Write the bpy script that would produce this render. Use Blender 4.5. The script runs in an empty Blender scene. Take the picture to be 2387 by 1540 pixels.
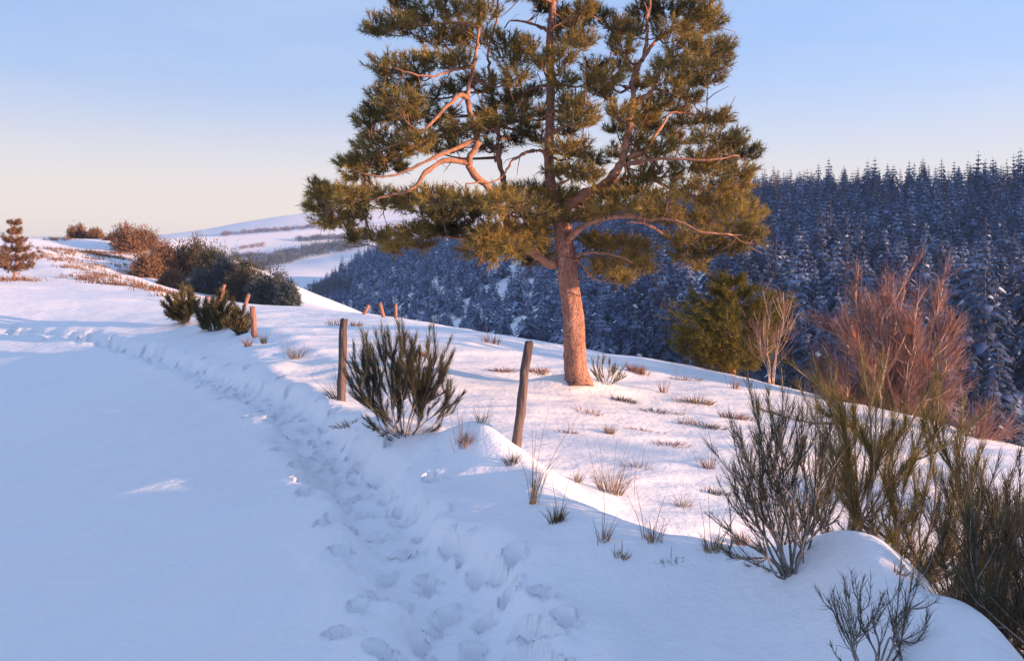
import bpy, math, random
import numpy as np
from mathutils import Vector

# ------------------------------------------------------------------ camera, sky, sun, exposure
scene = bpy.context.scene
COL = scene.collection
R = np.random.default_rng(7)
random.seed(7)

EYE = 1.8          # eye height above the lane
FPX = 1000.0       # focal length in pixels of a 1024 wide frame
HOR = 279.0        # horizon row
SV = 1024.0 / 2386.0

cd = bpy.data.cameras.new('camera')
cd.sensor_width = 36.0
cd.lens = FPX / 1024.0 * 36.0
cd.shift_y = -(330.0 - HOR) / 1024.0
cd.clip_start = 0.1
cd.clip_end = 20000.0
cam = bpy.data.objects.new('camera', cd)
cam.location = (0, 0, EYE)
cam.rotation_euler = (math.radians(90), 0, 0)
COL.objects.link(cam)
scene.camera = cam

SUN_EL = math.radians(6.6)
SUN_AZ = math.radians(111.0)           # clockwise from the view direction (+Y): right and behind
sx, sy, sz = math.sin(SUN_AZ) * math.cos(SUN_EL), math.cos(SUN_AZ) * math.cos(SUN_EL), math.sin(SUN_EL)

world = bpy.data.worlds.new('World')
scene.world = world
world.use_nodes = True
nt = world.node_tree
for n in list(nt.nodes):
    nt.nodes.remove(n)
wo = nt.nodes.new('ShaderNodeOutputWorld')
bg = nt.nodes.new('ShaderNodeBackground')
sky = nt.nodes.new('ShaderNodeTexSky')
sky.sky_type = 'NISHITA'
sky.sun_disc = False
sky.sun_elevation = SUN_EL
sky.sun_rotation = -SUN_AZ
sky.altitude = 900.0
sky.air_density = 1.0
sky.dust_density = 0.6
sky.ozone_density = 1.6
bg.inputs['Strength'].default_value = 0.15
gm = nt.nodes.new('ShaderNodeGamma')              # evens out the dome: thin high winter haze
gm.inputs['Gamma'].default_value = 0.32
nt.links.new(sky.outputs['Color'], gm.inputs['Color'])
mu = nt.nodes.new('ShaderNodeMix')
mu.data_type = 'RGBA'
mu.blend_type = 'MULTIPLY'
mu.inputs['Factor'].default_value = 1.0
mu.inputs['B'].default_value = (0.82, 1.02, 1.48, 1)
nt.links.new(gm.outputs['Color'], mu.inputs['A'])
tcw = nt.nodes.new('ShaderNodeTexCoord')
spw = nt.nodes.new('ShaderNodeSeparateXYZ')
nt.links.new(tcw.outputs['Generated'], spw.inputs['Vector'])
mrw = nt.nodes.new('ShaderNodeMapRange')
mrw.interpolation_type = 'SMOOTHERSTEP'
mrw.inputs['From Min'].default_value = -0.03
mrw.inputs['From Max'].default_value = 0.25
mrw.inputs['To Min'].default_value = 1.0
mrw.inputs['To Max'].default_value = 0.0
nt.links.new(spw.outputs['Z'], mrw.inputs['Value'])
hz = nt.nodes.new('ShaderNodeMix')                # cream band of low haze, the same all round the horizon
hz.data_type = 'RGBA'
hz.inputs['B'].default_value = (2.75, 2.2, 1.5, 1)
nt.links.new(mrw.outputs['Result'], hz.inputs['Factor'])
cmap = nt.nodes.new('ShaderNodeMapping')         # thin veils of high cirrus over the whole dome
cmap.inputs['Scale'].default_value = (1.3, 1.3, 7.0)
cmap.inputs['Rotation'].default_value = (0.25, 0.12, 0.4)
nt.links.new(tcw.outputs['Generated'], cmap.inputs['Vector'])
cno = nt.nodes.new('ShaderNodeTexNoise')
cno.inputs['Scale'].default_value = 2.4
cno.inputs['Detail'].default_value = 7.0
cno.inputs['Roughness'].default_value = 0.6
nt.links.new(cmap.outputs['Vector'], cno.inputs['Vector'])
cmr = nt.nodes.new('ShaderNodeMapRange')
cmr.inputs['From Min'].default_value = 0.42
cmr.inputs['From Max'].default_value = 0.72
cmr.inputs['To Max'].default_value = 0.18
nt.links.new(cno.outputs['Fac'], cmr.inputs['Value'])
cve = nt.nodes.new('ShaderNodeMix')
cve.data_type = 'RGBA'
cve.inputs['B'].default_value = (1.75, 1.72, 1.9, 1)
nt.links.new(cmr.outputs['Result'], cve.inputs['Factor'])
nt.links.new(mu.outputs['Result'], cve.inputs['A'])
nt.links.new(cve.outputs['Result'], hz.inputs['A'])
nt.links.new(hz.outputs['Result'], bg.inputs['Color'])
nt.links.new(bg.outputs['Background'], wo.inputs['Surface'])

sl = bpy.data.lights.new('sun', 'SUN')
sl.energy = 4.3
sl.angle = math.radians(0.6)
sl.color = (1.0, 0.58, 0.35)
so = bpy.data.objects.new('sun', sl)
so.rotation_euler = Vector((-sx, -sy, -sz)).to_track_quat('-Z', 'Y').to_euler()
COL.objects.link(so)

scene.view_settings.view_transform = 'Standard'
scene.view_settings.look = 'None'
scene.view_settings.gamma = 1.0
scene.view_settings.use_curve_mapping = False
scene.view_settings.exposure = 1.66
scene.cycles.max_bounces = 6
scene.cycles.diffuse_bounces = 3
scene.cycles.transparent_max_bounces = 6
scene.cycles.volume_bounces = 0
scene.cycles.use_denoising = True


# ------------------------------------------------------------------ helpers
def at(vx, vy, d):
    """Point of the place seen at column vx, row vy, at distance d along the view."""
    return np.array([(vx * SV - 512.0) / FPX * d, d, EYE - (vy * SV - HOR) / FPX * d])


def nrm(v):
    v = np.asarray(v, float)
    return v / np.maximum(np.linalg.norm(v, axis=-1, keepdims=True), 1e-9)


def _hash(ix, iy, s):
    h = (ix.astype(np.int64) * 374761393 + iy.astype(np.int64) * 668265263 + s * 974634777) & 0xffffffff
    h = ((h ^ (h >> 13)) * 1274126177) & 0xffffffff
    return ((h ^ (h >> 16)) & 0xffff) / 65535.0


def vnoise(x, y, s=0):
    ix, iy = np.floor(x), np.floor(y)
    fx, fy = x - ix, y - iy
    fx = fx * fx * fx * (fx * (fx * 6 - 15) + 10)
    fy = fy * fy * fy * (fy * (fy * 6 - 15) + 10)
    a = _hash(ix, iy, s) * (1 - fx) + _hash(ix + 1, iy, s) * fx
    b = _hash(ix, iy + 1, s) * (1 - fx) + _hash(ix + 1, iy + 1, s) * fx
    return (a * (1 - fy) + b * fy) * 2 - 1


def fbm(x, y, s=0, o=4):
    t, a, f = 0, 1.0, 1.0
    for k in range(o):
        t = t + a * vnoise(x * f + 17.3 * k, y * f - 9.1 * k, s + k)
        a *= 0.5
        f *= 2.07
    return t


def sst(a, b, x):
    t = np.clip((x - a) / (b - a), 0, 1)
    return t * t * (3 - 2 * t)


def mesh_np(name, V, F, mat=None, FM=None, smooth=False):
    """V (n,3); F (m,k) with k = 3 or 4, or a list of such arrays."""
    me = bpy.data.meshes.new(name)
    Fs = F if isinstance(F, list) else [F]
    Fs = [f for f in Fs if len(f)]
    V = np.ascontiguousarray(V, dtype=np.float32)
    me.vertices.add(len(V))
    me.vertices.foreach_set('co', V.ravel())
    li = np.concatenate([f.ravel() for f in Fs]).astype(np.int32)
    sizes = np.concatenate([np.full(len(f), f.shape[1], np.int32) for f in Fs])
    st = np.concatenate([[0], np.cumsum(sizes)[:-1]]).astype(np.int32)
    me.loops.add(len(li))
    me.loops.foreach_set('vertex_index', li)
    me.polygons.add(len(sizes))
    me.polygons.foreach_set('loop_start', st)
    if mat is not None:
        for m in (mat if isinstance(mat, (list, tuple)) else [mat]):
            me.materials.append(m)
    if FM is not None:
        me.polygons.foreach_set('material_index', np.asarray(FM, np.int32))
    if smooth:
        me.polygons.foreach_set('use_smooth', np.ones(len(sizes), bool))
    me.update(calc_edges=True)
    me.validate()
    return me


def link(name, me, parent=None, loc=None):
    o = bpy.data.objects.new(name, me)
    COL.objects.link(o)
    if parent is not None:
        o.parent = parent
    if loc is not None:
        o.location = [float(c) for c in loc]
    return o


def tag(o, label, cat, group=None, kind=None):
    if label:
        o['label'] = label
    if cat:
        o['category'] = cat
    if group:
        o['group'] = group
    if kind:
        o['kind'] = kind
    return o


def empty(name, loc):
    o = bpy.data.objects.new(name, None)
    o.empty_display_size = 0.2
    o.location = [float(c) for c in loc]
    COL.objects.link(o)
    return o


class MB:
    """Collects tubes and blades; build() makes one mesh relative to an origin."""
    def __init__(self):
        self.V, self.T, self.Q, self.n = [], [], [], 0
        self.MT, self.MQ = [], []

    def add(self, V, T=None, Q=None, m=0):
        V = np.asarray(V, float).reshape(-1, 3)
        if T is not None and len(T):
            self.T.append(np.asarray(T, int) + self.n)
            self.MT.append(np.full(len(T), m))
        if Q is not None and len(Q):
            self.Q.append(np.asarray(Q, int) + self.n)
            self.MQ.append(np.full(len(Q), m))
        self.V.append(V)
        self.n += len(V)

    def tube(self, P, rad, sides=6, m=0, cap=True, rough=0.0):
        P = np.asarray(P, float)
        n = len(P)
        rad = np.broadcast_to(np.asarray(rad, float), (n,))
        t = np.gradient(P, axis=0)
        t = nrm(t)
        up = np.array([0.0, 0.0, 1.0]) if abs(t[0][2]) < 0.85 else np.array([1.0, 0.0, 0.0])
        u = nrm(np.cross(t, up))
        w = np.cross(t, u)
        a = np.arange(sides) * 2 * np.pi / sides
        rr = rad[:, None] * np.ones((n, sides))
        if rough:
            rr = rr * (1 + rough * R.normal(size=(n, sides)))
        ring = P[:, None, :] + rr[..., None] * (np.cos(a)[None, :, None] * u[:, None, :] + np.sin(a)[None, :, None] * w[:, None, :])
        V = ring.reshape(-1, 3)
        i, j = np.meshgrid(np.arange(n - 1), np.arange(sides), indexing='ij')
        a0 = i * sides + j
        a1 = i * sides + (j + 1) % sides
        Q = np.stack([a0, a1, a1 + sides, a0 + sides], -1).reshape(-1, 4)
        T = None
        if cap:
            V = np.vstack([V, P[-1:] + t[-1:] * rad[-1] * 0.3])
            k = n * sides
            b = (n - 1) * sides
            T = np.array([[b + q, b + (q + 1) % sides, k] for q in range(sides)])
        self.add(V, T, Q, m)

    def blades(self, P, D, L, W, m=0, bend=None):
        """Many thin tapering triangles at once; with bend, two-segment ones."""
        P, D = np.asarray(P, float), nrm(D)
        n = len(P)
        L = np.broadcast_to(np.asarray(L, float), (n,))[:, None]
        W = np.broadcast_to(np.asarray(W, float), (n,))[:, None]
        s = nrm(np.cross(D, R.normal(size=(n, 3)))) * W * 0.5
        if bend is None:
            V = np.stack([P - s, P + s, P + D * L], 1).reshape(-1, 3)
            self.add(V, np.arange(3 * n).reshape(-1, 3), None, m)
        else:
            M = P + D * L * 0.55
            D2 = nrm(D + bend)
            E = M + D2 * L * 0.5
            V = np.stack([P - s, P + s, M + s * 0.8, M - s * 0.8, E], 1).reshape(-1, 3)
            k = np.arange(n)[:, None] * 5
            self.add(V, k + np.array([[3, 2, 4]]), k + np.array([[0, 1, 2, 3]]), m)

    def twigs(self, P, M, E, W, m=0):
        """Curved three-sided twigs through P, M, E (n,3)."""
        n = len(P)
        W = np.broadcast_to(np.asarray(W, float), (n,))[:, None]
        D = nrm(E - P)
        u = nrm(np.cross(D, R.normal(size=(n, 3))))
        w = np.cross(D, u)
        a = [0, 2.0944, 4.18879]
        ring = [math.cos(q) * u + math.sin(q) * w for q in a]
        V = [P + r * W for r in ring] + [M + r * W * 0.75 for r in ring] + [E + r * W * 0.25 for r in ring]
        V = np.stack(V, 1).reshape(-1, 3)
        q = []
        for l in range(2):
            for j in range(3):
                q.append([l * 3 + j, l * 3 + (j + 1) % 3, l * 3 + 3 + (j + 1) % 3, l * 3 + 3 + j])
        k = np.arange(n)[:, None, None] * 9
        self.add(V, None, (k + np.array(q)[None]).reshape(-1, 4), m)

    def build(self, name, mat, parent=None, origin=None, smooth=False):
        V = np.vstack(self.V)
        if origin is not None:
            V = V - np.asarray(origin)[None]
        F, FM = [], []
        if self.T:
            F.append(np.vstack(self.T)); FM.append(np.concatenate(self.MT))
        if self.Q:
            F.append(np.vstack(self.Q)); FM.append(np.concatenate(self.MQ))
        me = mesh_np(name, V, F, mat, np.concatenate(FM), smooth)
        return link(name, me, parent)


def spline(P, n=6):
    """Catmull-Rom through P."""
    P = np.asarray(P, float)
    Q = np.vstack([2 * P[0] - P[1], P, 2 * P[-1] - P[-2]])
    out = []
    for i in range(len(P) - 1):
        p0, p1, p2, p3 = Q[i:i + 4]
        for t in np.linspace(0, 1, n, endpoint=False):
            out.append(0.5 * (2 * p1 + (p2 - p0) * t + (2 * p0 - 5 * p1 + 4 * p2 - p3) * t * t + (3 * p1 - p0 - 3 * p2 + p3) * t ** 3))
    out.append(P[-1])
    return np.array(out)


# ------------------------------------------------------------------ materials
def mat_base(name):
    m = bpy.data.materials.new(name)
    m.use_nodes = True
    n = m.node_tree
    b = n.nodes['Principled BSDF']
    return m, n, b


def noise_mat(name, c1, c2, scale=6.0, rough=0.85, c3=None, stretch=(1, 1, 1), bump=0.0, bscale=None, spec=0.2, detail=5.0, coord='Object'):
    m, n, b = mat_base(name)
    tc = n.nodes.new('ShaderNodeTexCoord')
    mp = n.nodes.new('ShaderNodeMapping')
    mp.inputs['Scale'].default_value = stretch
    n.links.new(tc.outputs[coord], mp.inputs['Vector'])
    tx = n.nodes.new('ShaderNodeTexNoise')
    tx.inputs['Scale'].default_value = scale
    tx.inputs['Detail'].default_value = detail
    n.links.new(mp.outputs['Vector'], tx.inputs['Vector'])
    cr = n.nodes.new('ShaderNodeValToRGB')
    cr.color_ramp.elements[0].position = 0.32
    cr.color_ramp.elements[1].position = 0.68
    cr.color_ramp.elements[0].color = (*c1, 1)
    cr.color_ramp.elements[1].color = (*c2, 1)
    if c3 is not None:
        e = cr.color_ramp.elements.new(0.5)
        e.color = (*c3, 1)
    n.links.new(tx.outputs['Fac'], cr.inputs['Fac'])
    n.links.new(cr.outputs['Color'], b.inputs['Base Color'])
    b.inputs['Roughness'].default_value = rough
    b.inputs['Specular IOR Level'].default_value = spec
    if bump:
        t2 = n.nodes.new('ShaderNodeTexNoise')
        t2.inputs['Scale'].default_value = bscale or scale * 3
        t2.inputs['Detail'].default_value = 6.0
        n.links.new(mp.outputs['Vector'], t2.inputs['Vector'])
        bp = n.nodes.new('ShaderNodeBump')
        bp.inputs['Strength'].default_value = bump
        bp.inputs['Distance'].default_value = 0.05
        n.links.new(t2.outputs['Fac'], bp.inputs['Height'])
        n.links.new(bp.outputs['Normal'], b.inputs['Normal'])
    return m


def snow_mat(name, tint=(0.90, 0.90, 0.92), fine=True):
    m, n, b = mat_base(name)
    b.inputs['Base Color'].default_value = (*tint, 1)
    b.inputs['Roughness'].default_value = 0.55
    b.inputs['Specular IOR Level'].default_value = 0.25
    if fine:
        g = n.nodes.new('ShaderNodeNewGeometry')
        hs = []
        for sc, dist, st in ((2.2, 0.07, 0.55), (13.0, 0.022, 0.6), (60.0, 0.006, 0.7)):
            t = n.nodes.new('ShaderNodeTexNoise')
            t.inputs['Scale'].default_value = sc
            t.inputs['Detail'].default_value = 3.0
            n.links.new(g.outputs['Position'], t.inputs['Vector'])
            bp = n.nodes.new('ShaderNodeBump')
            bp.inputs['Distance'].default_value = dist
            bp.inputs['Strength'].default_value = st
            n.links.new(t.outputs['Fac'], bp.inputs['Height'])
            if hs:
                n.links.new(hs[-1].outputs['Normal'], bp.inputs['Normal'])
            hs.append(bp)
        n.links.new(hs[-1].outputs['Normal'], b.inputs['Normal'])
    return m


def leaf_mat(name, c1, c2, scale=3.0, trans=0.25, rough=0.75):
    m = noise_mat(name, c1, c2, scale=scale, rough=rough, spec=0.15, detail=3.0)
    n = m.node_tree
    b = n.nodes['Principled BSDF']
    cr = [x for x in n.nodes if x.type == 'VALTORGB'][0]
    out = [x for x in n.nodes if x.type == 'OUTPUT_MATERIAL'][0]
    tr = n.nodes.new('ShaderNodeBsdfTranslucent')
    n.links.new(cr.outputs['Color'], tr.inputs['Color'])
    mx = n.nodes.new('ShaderNodeMixShader')
    mx.inputs['Fac'].default_value = trans
    n.links.new(b.outputs['BSDF'], mx.inputs[1])
    n.links.new(tr.outputs['BSDF'], mx.inputs[2])
    n.links.new(mx.outputs['Shader'], out.inputs['Surface'])
    return m


M_SNOW = snow_mat('snow')
M_SNOWFAR = snow_mat('far_snow', fine=False)
M_CRUST = snow_mat('branch_snow', (0.84, 0.86, 0.9), fine=False)
M_NEEDLE = leaf_mat('pine_needles', (0.06, 0.066, 0.032), (0.40, 0.29, 0.085), 1.1, 0.3)
M_SAPLING = leaf_mat('sapling_needles', (0.08, 0.075, 0.016), (0.20, 0.165, 0.034), 3.0, 0.25)
M_BARK = noise_mat('pine_bark', (0.24, 0.125, 0.095), (0.50, 0.26, 0.19), 5.0, 0.9, (0.39, 0.20, 0.145), (1, 1, 0.35), 0.6, 14.0)
_n = M_BARK.node_tree
_b = _n.nodes['Principled BSDF']
_mp = [x for x in _n.nodes if x.type == 'MAPPING'][0]
_vo = _n.nodes.new('ShaderNodeTexVoronoi')
_vo.feature = 'DISTANCE_TO_EDGE'
_vo.inputs['Scale'].default_value = 24.0
_wn = _n.nodes.new('ShaderNodeTexNoise')
_wn.inputs['Scale'].default_value = 9.0
_wm = _n.nodes.new('ShaderNodeMix')
_wm.data_type = 'RGBA'
_wm.blend_type = 'ADD'
_wm.inputs['Factor'].default_value = 0.22
_n.links.new(_mp.outputs['Vector'], _wn.inputs['Vector'])
_n.links.new(_mp.outputs['Vector'], _wm.inputs['A'])
_n.links.new(_wn.outputs['Color'], _wm.inputs['B'])
_n.links.new(_wm.outputs['Result'], _vo.inputs['Vector'])
_mr = _n.nodes.new('ShaderNodeMapRange')
_mr.inputs['From Max'].default_value = 0.11
_n.links.new(_vo.outputs['Distance'], _mr.inputs['Value'])
_cm = _n.nodes.new('ShaderNodeMix')
_cm.data_type = 'RGBA'
_cm.inputs['A'].default_value = (0.22, 0.115, 0.085, 1)      # furrows between the bark plates
_cr = [x for x in _n.nodes if x.type == 'VALTORGB'][0]
_n.links.new(_mr.outputs['Result'], _cm.inputs['Factor'])
_n.links.new(_cr.outputs['Color'], _cm.inputs['B'])
_n.links.new(_cm.outputs['Result'], _b.inputs['Base Color'])
_b2 = _n.nodes.new('ShaderNodeBump')
_b2.inputs['Strength'].default_value = 0.6
_b2.inputs['Distance'].default_value = 0.04
_n.links.new(_mr.outputs['Result'], _b2.inputs['Height'])
_b1 = [x for x in _n.nodes if x.type == 'BUMP' and x is not _b2][0]
for x in _n.nodes:
    if x.type == 'BUMP' and x.name != _b2.name:
        _n.links.new(x.outputs['Normal'], _b2.inputs['Normal'])
_n.links.new(_b2.outputs['Normal'], _b.inputs['Normal'])
M_LIMB = noise_mat('limb_bark', (0.22, 0.11, 0.07), (0.45, 0.23, 0.15), 9.0, 0.85, None, (1, 1, 1), 0.4, 30.0)
M_TWIG = noise_mat('pine_twigs', (0.10, 0.06, 0.045), (0.24, 0.13, 0.09), 8.0, 0.9)
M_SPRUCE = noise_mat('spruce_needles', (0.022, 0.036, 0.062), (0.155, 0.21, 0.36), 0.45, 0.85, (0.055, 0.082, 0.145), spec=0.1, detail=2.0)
M_SPRUCE2 = noise_mat('frosted_hazed_spruce_needles', (0.055, 0.078, 0.13), (0.31, 0.38, 0.54), 0.45, 0.85, (0.135, 0.18, 0.29), spec=0.1, detail=2.0)  # frost on the needles, with the blue of haze put into the colour
M_LARCH = noise_mat('larch_twigs', (0.09, 0.055, 0.04), (0.26, 0.165, 0.12), 0.6, 0.9, spec=0.1)
M_SPTRUNK = noise_mat('spruce_trunk', (0.08, 0.055, 0.04), (0.15, 0.1, 0.075), 3.0, 0.9)
M_POST_SHADE = noise_mat('weathered_shaded_post', (0.075, 0.055, 0.05), (0.17, 0.12, 0.11), 9.0, 0.9, None, (1, 1, 0.15), 0.8, 22.0)  # near posts: their shade is put into this darker colour
M_POST_SUN = noise_mat('sunlit_post', (0.22, 0.11, 0.08), (0.38, 0.195, 0.14), 9.0, 0.9, None, (1, 1, 0.15), 0.8, 22.0)  # sunlit version of the same timber, warm light put into the colour
M_BROOM = leaf_mat('broom_green', (0.032, 0.034, 0.026), (0.11, 0.098, 0.05), 5.0, 0.1)
M_BROOM_O = leaf_mat('broom_olive', (0.085, 0.074, 0.026), (0.23, 0.185, 0.06), 5.0, 0.15)
M_BROOM_R = leaf_mat('dull_broom', (0.045, 0.042, 0.02), (0.15, 0.118, 0.045), 2.0, 0.1)
M_BROOM_S = noise_mat('broom_stem', (0.10, 0.088, 0.085), (0.36, 0.31, 0.285), 12.0, 0.9)
M_GRASS = leaf_mat('dry_grass', (0.19, 0.12, 0.065), (0.36, 0.25, 0.15), 8.0, 0.3)
M_GRASS_R = leaf_mat('russet_grass', (0.20, 0.09, 0.05), (0.36, 0.18, 0.10), 8.0, 0.3)
M_GRASS_D = leaf_mat('dark_grass', (0.06, 0.05, 0.03), (0.15, 0.12, 0.06), 8.0, 0.25)
M_BRUSH = leaf_mat('brown_brush', (0.16, 0.088, 0.045), (0.30, 0.17, 0.095), 0.8, 0.15)
M_BRUSH_G = leaf_mat('green_brown_brush', (0.055, 0.06, 0.034), (0.17, 0.115, 0.062), 0.5, 0.15)
M_BRUSH_D = leaf_mat('dark_brush', (0.045, 0.065, 0.075), (0.13, 0.135, 0.13), 0.5, 0.1)
M_BARE = noise_mat('bare_twigs', (0.19, 0.115, 0.108), (0.32, 0.20, 0.175), 2.5, 0.9)
M_BARE_O = noise_mat('orange_twigs', (0.28, 0.10, 0.05), (0.42, 0.18, 0.09), 4.0, 0.9)
M_BARE_S = noise_mat('pale_stem', (0.36, 0.26, 0.21), (0.60, 0.47, 0.38), 10.0, 0.85)
M_HEATH = noise_mat('winter_heath', (0.10, 0.075, 0.08), (0.22, 0.16, 0.16), 0.15, 0.95)

# ------------------------------------------------------------------ the lie of the land
EDGE = np.array([(2.6, -30), (2.3, 0), (2.12, 4.4), (2.15, 5.6), (1.8, 6.2), (0.95, 6.7), (0.42, 7.5), (0.15, 9.7), (-1.2, 11.7),
                 (-2.4, 14.3), (-6.7, 26), (-10, 33), (-14, 42), (-20, 56), (-30, 90), (-60, 170)], float)
CREST = np.array([(300, -60), (100, -30), (40, -8), (14, 6), (7.4, 14), (6.2, 19.5), (4.4, 22), (2.5, 24), (-0.7, 26.5), (-4.3, 34), (-7.8, 42),
                  (-10.6, 49), (-13, 60), (-15.5, 70), (-20, 77), (-25, 84), (-30, 91), (-36, 100), (-48, 120), (-85, 165), (-220, 330)], float)


def sdist(line, x, y):
    """Signed distance to a polyline; positive on its right-hand (field or valley) side."""
    best = np.full(np.shape(x), 1e9)
    sg = np.zeros(np.shape(x))
    for (ax, ay), (bx, by) in zip(line[:-1], line[1:]):
        dx, dy = bx - ax, by - ay
        L2 = dx * dx + dy * dy
        t = np.clip(((x - ax) * dx + (y - ay) * dy) / L2, 0, 1)
        ex, ey = x - ax - t * dx, y - ay - t * dy
        d = ex * ex + ey * ey
        c = (x - ax) * dy - (y - ay) * dx
        m = d < best
        best = np.where(m, d, best)
        sg = np.where(m, np.sign(c), sg)
    return np.sqrt(best) * sg


def softmax0(v, k):
    return np.log1p(np.exp(np.clip(v / k, -40, 40))) * k


def gbump(x, y, cx, cy, rx, ry, h, ang=0.0):
    ca, sa = math.cos(ang), math.sin(ang)
    u = ((x - cx) * ca + (y - cy) * sa) / rx
    v = (-(x - cx) * sa + (y - cy) * ca) / ry
    return h * np.exp(-(u * u + v * v))


def H(x, y, detail=True):
    x, y = np.asarray(x, float), np.asarray(y, float)
    s = sdist(EDGE, x, y)
    c = sdist(CREST, x, y)
    if detail:
        s = s + (0.16 * vnoise(x * 1.3, y * 1.3, 71) + 0.07 * vnoise(x * 3.4, y * 3.4, 72)) * np.exp(-(s / 1.2) ** 2)
    # the lane and the slope left of the fence
    zl = 0.085 * softmax0(-s - 3.0, 1.5) * sst(26, 46, y) - (0.05 + 0.13 * sst(4, 10, y)) * softmax0(-s - 0.6, 0.5) * (1 - sst(27, 44, y))
    zl = np.where(zl < -1.1, -1.1 - 0.6 * np.tanh((-1.1 - zl) / 0.6), zl)
    zl = zl + 1.05 * sst(30, 52, y) + 0.35 * sst(50, 70, y)
    zl = np.minimum(zl, 4.0 + 0.02 * np.abs(x))
    # the sunlit field right of the fence
    xe = -0.8 + softmax0(x + 0.8, 0.8) - softmax0(x - 9.0, 1.5)
    ye = 24 - softmax0(24 - y, 2.5)
    ye = np.maximum(ye, -4)
    zf = -0.44 - 0.131 * xe + 0.030 * ye
    w = sst(-0.25, 0.95, s)
    z = zl * (1 - w) + zf * w
    # wind-packed bank along the fence
    near = 1 - sst(26, 44, y)
    z = z + (0.15 + 0.09 * vnoise(x * 0.9, y * 0.9, 5)) * np.exp(-((s + 0.25) / 0.5) ** 2) * near
    z = z + gbump(x, y, 1.98, 5.6, 0.62, 0.55, 0.34, -0.5)
    z = z + gbump(x, y, 2.05, 4.6, 0.5, 0.7, 0.13, -0.3)
    z = z + gbump(x, y, -0.32, 10.0, 0.55, 0.32, 0.20, -0.6)
    z = z + gbump(x, y, 0.25, 8.6, 0.25, 0.5, 0.12)
    z = z + gbump(x, y, 1.05, 17.75, 0.75, 0.5, 0.22)
    # left hill: its rim falls along the hedge to the valley
    ci = np.maximum(-c, 0)
    zc = np.interp(y, [50, 60, 70, 78, 84, 90, 96, 100, 105, 125, 180, 260], [0.35, 0.1, -0.24, 0.4, 1.44, 2.9, 4.5, 5.5, 6.1, 6.0, 4.0, 2.0])
    zi = np.interp(y, [50, 60, 70, 80, 90, 100, 110, 130, 180, 260], [1.2, 1.7, 2.7, 3.7, 5.0, 6.0, 6.4, 6.0, 4.5, 3.0])
    zh = zc + (zi - zc) * sst(0, 15, ci)
    zh = zh + 0.13 * np.sin(zh * 4.6 + 1.6 * vnoise(x * 0.07, y * 0.07, 3)) * sst(64, 80, y)
    wh = sst(53, 68, y)
    z = z * (1 - wh) + zh * wh
    # down into the valley beyond the crest
    cc = np.maximum(c, 0)
    drop = np.where(cc < 6, 0.04 * cc * cc, 0.48 * cc - 1.44)
    z = z - np.minimum(drop, 34) * (1 - 0.3 * sst(150, 260, y))
    if detail:
        z = z + 0.055 * fbm(x * 0.16, y * 0.16, 11, 3) * (0.4 + sst(6, 20, y)) + 0.030 * fbm(x * 0.55, y * 0.55, 21, 3)
        # sastrugi on the field, long in the wind direction
        q = 0.6 * x - 0.8 * y
        p = 0.8 * x + 0.6 * y
        z = z + 0.035 * w * fbm(q * 1.1, p * 0.35, 31, 3) * (1 - sst(35, 60, y))
        z = z + 0.022 * (1 - w) * fbm(q * 1.1, p * 0.4, 41, 4) * (1 - sst(25, 50, y)) + 0.02 * (1 - w) * vnoise(q * 0.35, p * 0.16, 43) * (1 - sst(25, 50, y))
    return z


def ground_pt(vx, vy, dmin=3.0, dmax=160.0):
    """Where the sight line through column vx, row vy meets the snow."""
    d = np.geomspace(dmin, dmax, 900)
    x = (vx * SV - 512) / FPX * d
    z = EYE - (vy * SV - HOR) / FPX * d
    g = H(x, d)
    k = np.nonzero(z <= g)[0]
    if len(k) == 0:
        k = [int(np.argmin(z - g))]
    k = k[0]
    return np.array([x[k], d[k], float(H(x[k], d[k]))])


# footprints: the trodden trail and single prints beside it
prints = []
trail = [(1165, 1580), (1095, 1440), (1020, 1330), (945, 1240), (880, 1160), (825, 1095), (770, 1040), (720, 990), (650, 940), (560, 903), (470, 868), (360, 825), (250, 795), (120, 772), (-60, 758)]
tp = np.array([ground_pt(a, b)[:2] for a, b in trail])
tl = spline(tp, 40)
seg = np.r_[0, np.cumsum(np.linalg.norm(np.diff(tl, axis=0), axis=1))]
for lane_off, lane_step, ph in ((-0.13, 0.36, 0.0), (0.13, 0.39, 0.2), (0.42, 1.1, 0.3), (-0.48, 1.3, 0.5)):
    sdd = ph
    side = 1
    while sdd < min(seg[-1], 60):
        i = min(np.searchsorted(seg, sdd), len(tl) - 2)
        t = nrm(tl[i + 1] - tl[i])
        nn = np.array([-t[1], t[0]])
        p = tl[i] + nn * (lane_off + side * 0.10 + R.normal() * 0.05)
        prints.append((p[0], p[1], math.atan2(t[1], t[0]) + R.normal() * 0.3, R.uniform(0.115, 0.14), R.uniform(0.048, 0.06), R.uniform(0.09, 0.14)))
        side = -side
        sdd += lane_step * R.uniform(0.8, 1.25)
for vx, vy in [(749, 1224), (790, 1290), (833, 1308), (833, 1428), (798, 1481), (1081, 1248), (1262, 1388), (1231, 1436), (1320, 1454), (1165, 1313),
               (997, 1467), (1196, 1498), (1080, 1510), (882, 1525), (930, 1140), (972, 1166), (802, 1122), (780, 1029), (690, 1085), (1010, 1395),
               (1290, 1530), (1235, 1535), (960, 1400), (700, 1120), (1130, 1380), (880, 1395)]:
    p = ground_pt(vx, vy)
    prints.append((p[0], p[1], R.uniform(1.6, 2.6), R.uniform(0.09, 0.12), R.uniform(0.045, 0.055), R.uniform(0.10, 0.14)))


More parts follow.
